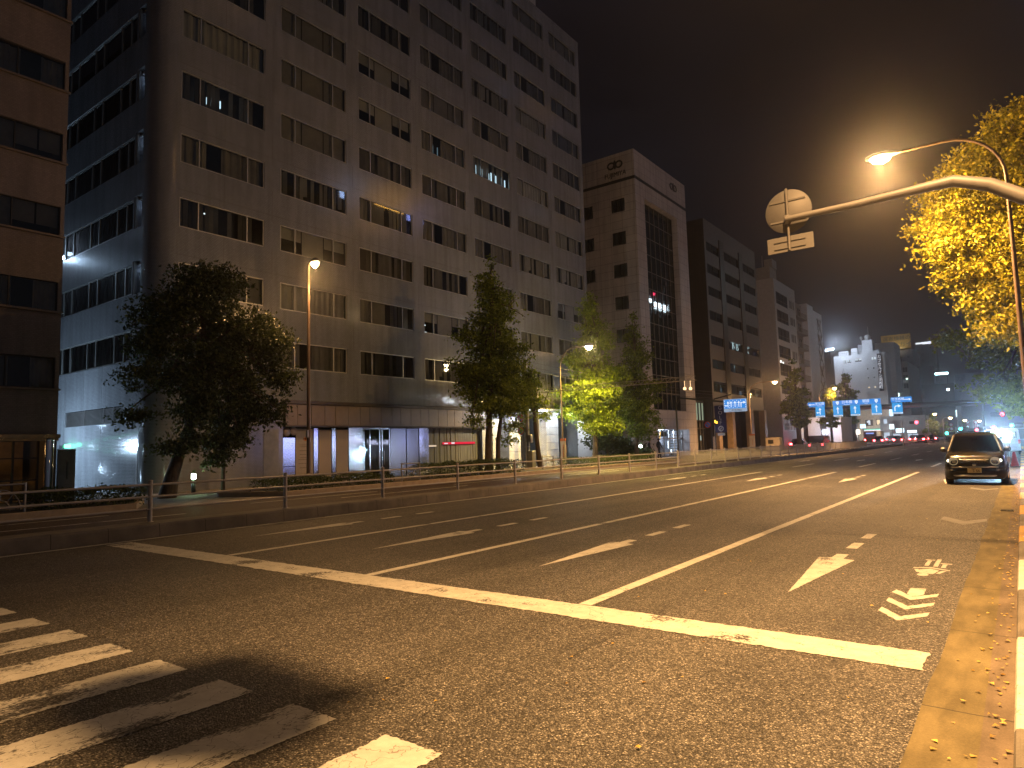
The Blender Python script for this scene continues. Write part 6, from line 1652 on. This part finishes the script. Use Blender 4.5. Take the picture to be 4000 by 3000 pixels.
def oncoming(label, x, y):
    t = thing('car', label, 'car', (x, y, 0), 'oncoming cars with white headlights')
    b = MB(); loft(b, [car_section(yy, ww, z0, z1, .08, .06, .04) for yy, ww, z0, z1 in ((0, 1.4, .35, .72), (.1, 1.65, .25, .85), (1.0, 1.7, .2, .95), (3.6, 1.7, .2, .95), (4.2, 1.5, .3, .85))]); b.build('body', PB, t)
    b = MB(); loft(b, [cab(.95, 1.5, 1.3, .9, .98, .03), cab(1.7, 1.55, 1.25, .9, 1.45), cab(2.8, 1.55, 1.25, .9, 1.45), cab(3.6, 1.5, 1.25, .9, 1.0, .03)]); b.build('cabin', MATS['dark_car_glass'], t)
    for s in (-1, 1):
        b = MB(); b.box(s*.5, s*.75, -.04, .05, .62, .76, 0, .03); b.build('headlight', HLW, t)
        for yy in (.8, 3.4):
            q = MB(); q.lathe((s*.75, yy, .3), [(.18, -.09), (.3, -.08), (.3, .08), (.18, .09)], 14, 0, 'x'); q.build('wheel', TYRE, t)
oncoming('oncoming car with white headlights, left behind the crossover roof', -5.6, 118)
oncoming('oncoming car with white headlights, middle of the far row', -6.9, 140)
oncoming('oncoming car with white headlights, near the roundel signs', -8.6, 150)
oncoming('oncoming car with white headlights, closest to the work light', -4.3, 128)

# ------------------------------------------------------------------ roadworks behind the crossover
t = thing('works_sign', 'pale blue-white works sign board beside the dazzling work light', 'sign board', (-.66, 45.0, 0))
b = MB(); b.box(-.17, .17, 0, .03, 1.12, 1.47, 0, .01); p_ = b.build('board', simple('pale_board_white', (.6, .64, .7), .4), t)
b = MB()
for k in range(3): b.box(-.14, .14, -.006, 0, 1.17+k*.09, 1.20+k*.09)
b.build('stripe', SBLUE, p_)
b = MB(); b.tube([(-.12, .02, 0), (-.08, .02, 1.3)], .014, 6); b.tube([(.12, .02, 0), (.08, .02, 1.3)], .014, 6); b.tube([(0, .45, 0), (0, .03, 1.2)], .014, 6); b.build('stand', DPOLE, t)
t = thing('works_van', 'pale works van far behind the work light', 'van', (-.9, 62, 0))
b = MB(); loft(b, [cab(0, 1.6, 1.4, .3, 1.9), cab(.2, 1.65, 1.45, .3, 1.95), cab(3.2, 1.65, 1.45, .3, 1.95), cab(3.9, 1.6, 1.4, .3, 1.1, .03)]); b.build('body', PW, t)
for sx_ in (-1, 1):
    b = MB(); b.box(sx_*.66, sx_*.8, -.03, .02, .8, 1.1, 0, .02); b.build('tail_light', RED, t)
    for yy in (.6, 3.1):
        q = MB(); q.lathe((sx_*.72, yy, .32), [(.18, -.09), (.32, -.08), (.32, .08), (.18, .09)], 14, 0, 'x'); q.build('wheel', TYRE, t)
b = MB(); b.box(-.6, .6, -.02, 0, 1.2, 1.7); b.build('rear_window', MATS['dark_car_glass'], t)
t = thing('work_light', 'dazzling blue-white roadworks floodlight above the crossover roof', 'floodlight', (-1.0, 44.0, 0))
b = MB(); b.tube([(0, 0, .03), (0, 0, 1.45)], .025, 8)
for a in (0, 2.1, 4.2): b.tube([(.4*math.cos(a), .4*math.sin(a), 0), (0, 0, .6)], .015, 6)
b.build('tripod', DPOLE, t)
b = MB(); b.box(-.27, .27, -.05, .06, 1.46, 1.74, 0, .04); b.build('lamp', emit('work_light_lamp', (.55, .82, 1), 400), t)
spot('work_beam', (-1.0, 43.85, 1.62), (-.6, 10, 6), 5000, (.45, .72, 1), 48, 1.0, .08)
point('work_glow', (-1.0, 43.8, 1.85), 18, (.45, .72, 1), .08)
def cone_thing(label, x, y):
    t = thing('traffic_cone', label, 'traffic cone', (x, y, 0), 'red traffic cones at the roadworks')
    b = MB(); b.lathe((0, 0, 0), [(.06, .72), (.05, .72), (.17, .04)][::-1], 16); b.lathe((0, 0, .3), [(.122, 0), (.098, .13)], 16, 1); b.build('cone', [RED, SWHITE], t)
    b = MB(); b.box(-.2, .2, -.2, .2, 0, .04, 0, .01); b.build('base', CARBLK, t)
cone_thing('red traffic cone right behind the crossover, beside the kerb', -.36, 40.5)
cone_thing('red traffic cone further back before the works truck', -1.35, 44.6)
t = thing('works_board', 'grey board standing low beside the red cone', 'board', (-.72, 40.8, 0))
b = MB(); b.box(-.2, .2, 0, .03, .12, .5, 0, .01); b.build('panel', simple('grey_board', (.4, .38, .35), .6), t)
b = MB(); b.box(-.2, -.16, -.1, .13, 0, .12); b.box(.16, .2, -.1, .13, 0, .12); b.build('foot', CARBLK, t)

# ------------------------------------------------------------------ people
def person(label, loc, rz, top, trousers, skin=(.35, .22, .16), stride=.2, height=1.68):
    t = thing('person', label, 'person', loc, None, rz)
    k = height/1.68
    J = dict(pelvis=(0, 0, .90), belly=(0, -.01, 1.05), chest=(0, 0, 1.26), neck=(0, .01, 1.42), head0=(0, .03, 1.50), head1=(0, .035, 1.60), head2=(0, .03, 1.66))
    V, E, Rr = [], [], []
    def v(p, r): V.append(tuple(c*k for c in p)); Rr.append(r); return len(V)-1
    pe = v(J['pelvis'], (.15, .11)); be = v(J['belly'], (.14, .10)); ch = v(J['chest'], (.165, .11)); nk = v(J['neck'], (.055, .055)); h0 = v(J['head0'], (.07, .08)); h1 = v(J['head1'], (.08, .095)); h2 = v(J['head2'], (.05, .06))
    E += [(pe, be), (be, ch), (ch, nk), (nk, h0), (h0, h1), (h1, h2)]
    for s in (-1, 1):
        hp = v((s*.09, 0, .84), (.085, .09)); kn = v((s*.10, s*stride*.5+.03, .46), (.058, .06)); an = v((s*.10, s*stride, .08), (.04, .045)); to = v((s*.105, s*stride+.14, .035), (.04, .028))
        E += [(pe, hp), (hp, kn), (kn, an), (an, to)]
        sh = v((s*.17, 0, 1.37), (.06, .06)); el = v((s*.22, -s*stride*.35-.02, 1.10), (.044, .044)); wr = v((s*.21, -s*stride*.5+.10, .88), (.030, .030)); hn = v((s*.205, -s*stride*.5+.15, .80), (.034, .02))
        E += [(ch, sh), (sh, el), (el, wr), (wr, hn)]
    me = bpy.data.meshes.new('person_body'); me.from_pydata(V, E, []); me.update()
    o = bpy.data.objects.new('body', me); COL.objects.link(o)
    m = o.modifiers.new('s', 'SKIN'); 
    for i, r in enumerate(Rr): me.skin_vertices[0].data[i].radius = (r[0]*k, r[1]*k)
    me.skin_vertices[0].data[pe].use_root = True
    o.modifiers.new('ss', 'SUBSURF').levels = 2; o.modifiers['ss'].render_levels = 2
    dg = bpy.context.evaluated_depsgraph_get()
    nm = bpy.data.meshes.new_from_object(o.evaluated_get(dg)); o.modifiers.clear(); o.data = nm
    for mm in (simple('skin_%d' % len(MATS), skin, .6, var=.04), top, trousers, CARBLK): nm.materials.append(mm)
    for p in nm.polygons:
        c = p.center/k; p.use_smooth = True
        p.material_index = 3 if c.z < .085 else (2 if c.z < .93 and abs(c.x) < .19 else (0 if c.z > 1.43 or (c.z < .90 and abs(c.x) > .16) else 1))
    o.parent = t
    b = MB(); b.lathe((0, .015*k, 1.58*k), [(.094*k, -.04*k), (.100*k, .02*k), (.085*k, .07*k), (.04*k, .10*k), (.005, .108*k)], 14)
    b.build('hair', simple('black_hair', (.012, .01, .01), .5) if 'black_hair' not in MATS else MATS['black_hair'], t)
    for sx_ in (-1, 1):
        pass
    b = MB(); b.add([(-.012*k, .115*k, 1.55*k), (.012*k, .115*k, 1.55*k), (0, .145*k, 1.545*k), (0, .118*k, 1.60*k)], [(0, 2, 3), (2, 1, 3), (0, 1, 2)])
    for s in (-1, 1): b.box(s*.035*k-.012, s*.035*k+.012, .108*k, .122*k, 1.585*k, 1.597*k, 1)
    b.box(-.022*k, .022*k, .108*k, .12*k, 1.508*k, 1.514*k, 1)
    b.build('face', [MATS[[m for m in MATS if m.startswith('skin_')][-1]], CARBLK], t)
    return t
DC = simple('dark_jacket', (.02, .022, .03), .8); TR = simple('dark_trousers', (.025, .025, .03), .8); GC = simple('brown_coat', (.10, .06, .04), .8)
person('person in dark jacket walking past the bright hotel entrance', (-24.5, 53.0, ZP), -1.7, DC, TR)
person('person in dark clothes standing by the bushes left of the walker', (-24.6, 51.4, ZP), -1.4, DC, TR, stride=.05, height=1.6)
person('person in dark brown coat behind the cream banner on lamp post', (-23.2, 36.3, ZP), 2.4, GC, TR, stride=.04, height=1.62)

# ------------------------------------------------------------------ sky, camera, render settings
w = bpy.data.worlds.new('World'); SC.world = w; w.use_nodes = True
nt = w.node_tree; nt.nodes.clear(); n = N(nt)
out = nt.nodes.new('ShaderNodeOutputWorld')
tc = n('ShaderNodeTexCoord'); sx = n('ShaderNodeSeparateXYZ', {'Vector': tc.outputs['Generated']})
sky = n('ShaderNodeTexSky', sky_type='NISHITA'); sky.sun_disc = False; sky.sun_elevation = math.radians(-4); sky.sun_rotation = math.radians(200)
el = n.ramp(sx.outputs[2], [(0, (.0076, .0062, .0080)), (.25, (.0055, .005, .0066)), (.55, (.0036, .0035, .0056)), (1, (.0028, .0029, .005))])
# city glow added on the unseen near side of the sky, lighting the facades
gl = n.math('POWER', n.math('MAXIMUM', sx.outputs[0], 0.0), 1.2)
glow = n.mix(1.0, (.040, .044, .056), n.ramp(gl, [(0, 0.0), (1, 1.0)]), 'MULTIPLY')
c = n.mix(1.0, el, glow, 'ADD')
cl = n('ShaderNodeTexNoise', {'Vector': n('ShaderNodeMapping', {'Vector': tc.outputs['Generated'], 'Scale': (1.2, 1.2, 3.0)}).outputs[0], 'Scale': 2.4, 'Detail': 6.0, 'Roughness': .6})
c = n.mix(1.0, c, n.ramp(cl.outputs[0], [(.32, .75), (.7, 1.45)]), 'MULTIPLY')
c = n.mix(.02, c, sky.outputs[0], 'ADD')
bg = n('ShaderNodeBackground', {'Strength': 1.0}); n.link(c, bg.inputs[0]); n.link(bg.outputs[0], out.inputs[0])

hz = MB(); hz.box(-690, 690, -290, 1490, -1.2, 62); hz = hz.build('haze', None or newmat('lamp_bloom_haze')[0]); tag(hz, kind='stuff')  # thin volume added to imitate lens bloom round the lamps
hm = MATS['lamp_bloom_haze'].node_tree; ho = [q for q in hm.nodes if q.type == 'OUTPUT_MATERIAL'][0]
pv = hm.nodes.new('ShaderNodeVolumePrincipled'); pv.inputs['Color'].default_value = (.9, .9, .95, 1); pv.inputs['Density'].default_value = HAZE; pv.inputs['Anisotropy'].default_value = .93
hm.links.new(pv.outputs[0], ho.inputs['Volume'])
cam = bpy.data.cameras.new('camera'); co = bpy.data.objects.new('camera', cam); COL.objects.link(co); SC.camera = co
cam.sensor_fit = 'HORIZONTAL'; cam.sensor_width = 36.0; cam.lens = 36.0*2629.458/4000
cam.clip_start = .05; cam.clip_end = 3000
yaw, pit, rol = .644197917, .0908698342, -.0277245902
f = Vector((-math.sin(yaw)*math.cos(pit), math.cos(yaw)*math.cos(pit), math.sin(pit))); r = Vector((math.cos(yaw), math.sin(yaw), 0)); u = r.cross(f)
r2 = math.cos(rol)*r + math.sin(rol)*u; u2 = -math.sin(rol)*r + math.cos(rol)*u
m = Matrix((r2, u2, -f)).transposed().to_4x4(); m.translation = Vector((0, 0, 1.7)); co.matrix_world = m

SC.view_settings.view_transform = 'Standard'; SC.view_settings.look = 'None'; SC.view_settings.exposure = 0; SC.view_settings.gamma = 1
SC.render.engine = 'CYCLES'
cy = SC.cycles
cy.use_denoising = True; cy.denoiser = 'OPENIMAGEDENOISE'; cy.denoising_input_passes = 'RGB_ALBEDO_NORMAL'
cy.max_bounces = 6; cy.diffuse_bounces = 3; cy.glossy_bounces = 3; cy.transmission_bounces = 4; cy.transparent_max_bounces = 10
cy.sample_clamp_indirect = 4; cy.caustics_reflective = False; cy.caustics_refractive = False; cy.use_light_tree = True
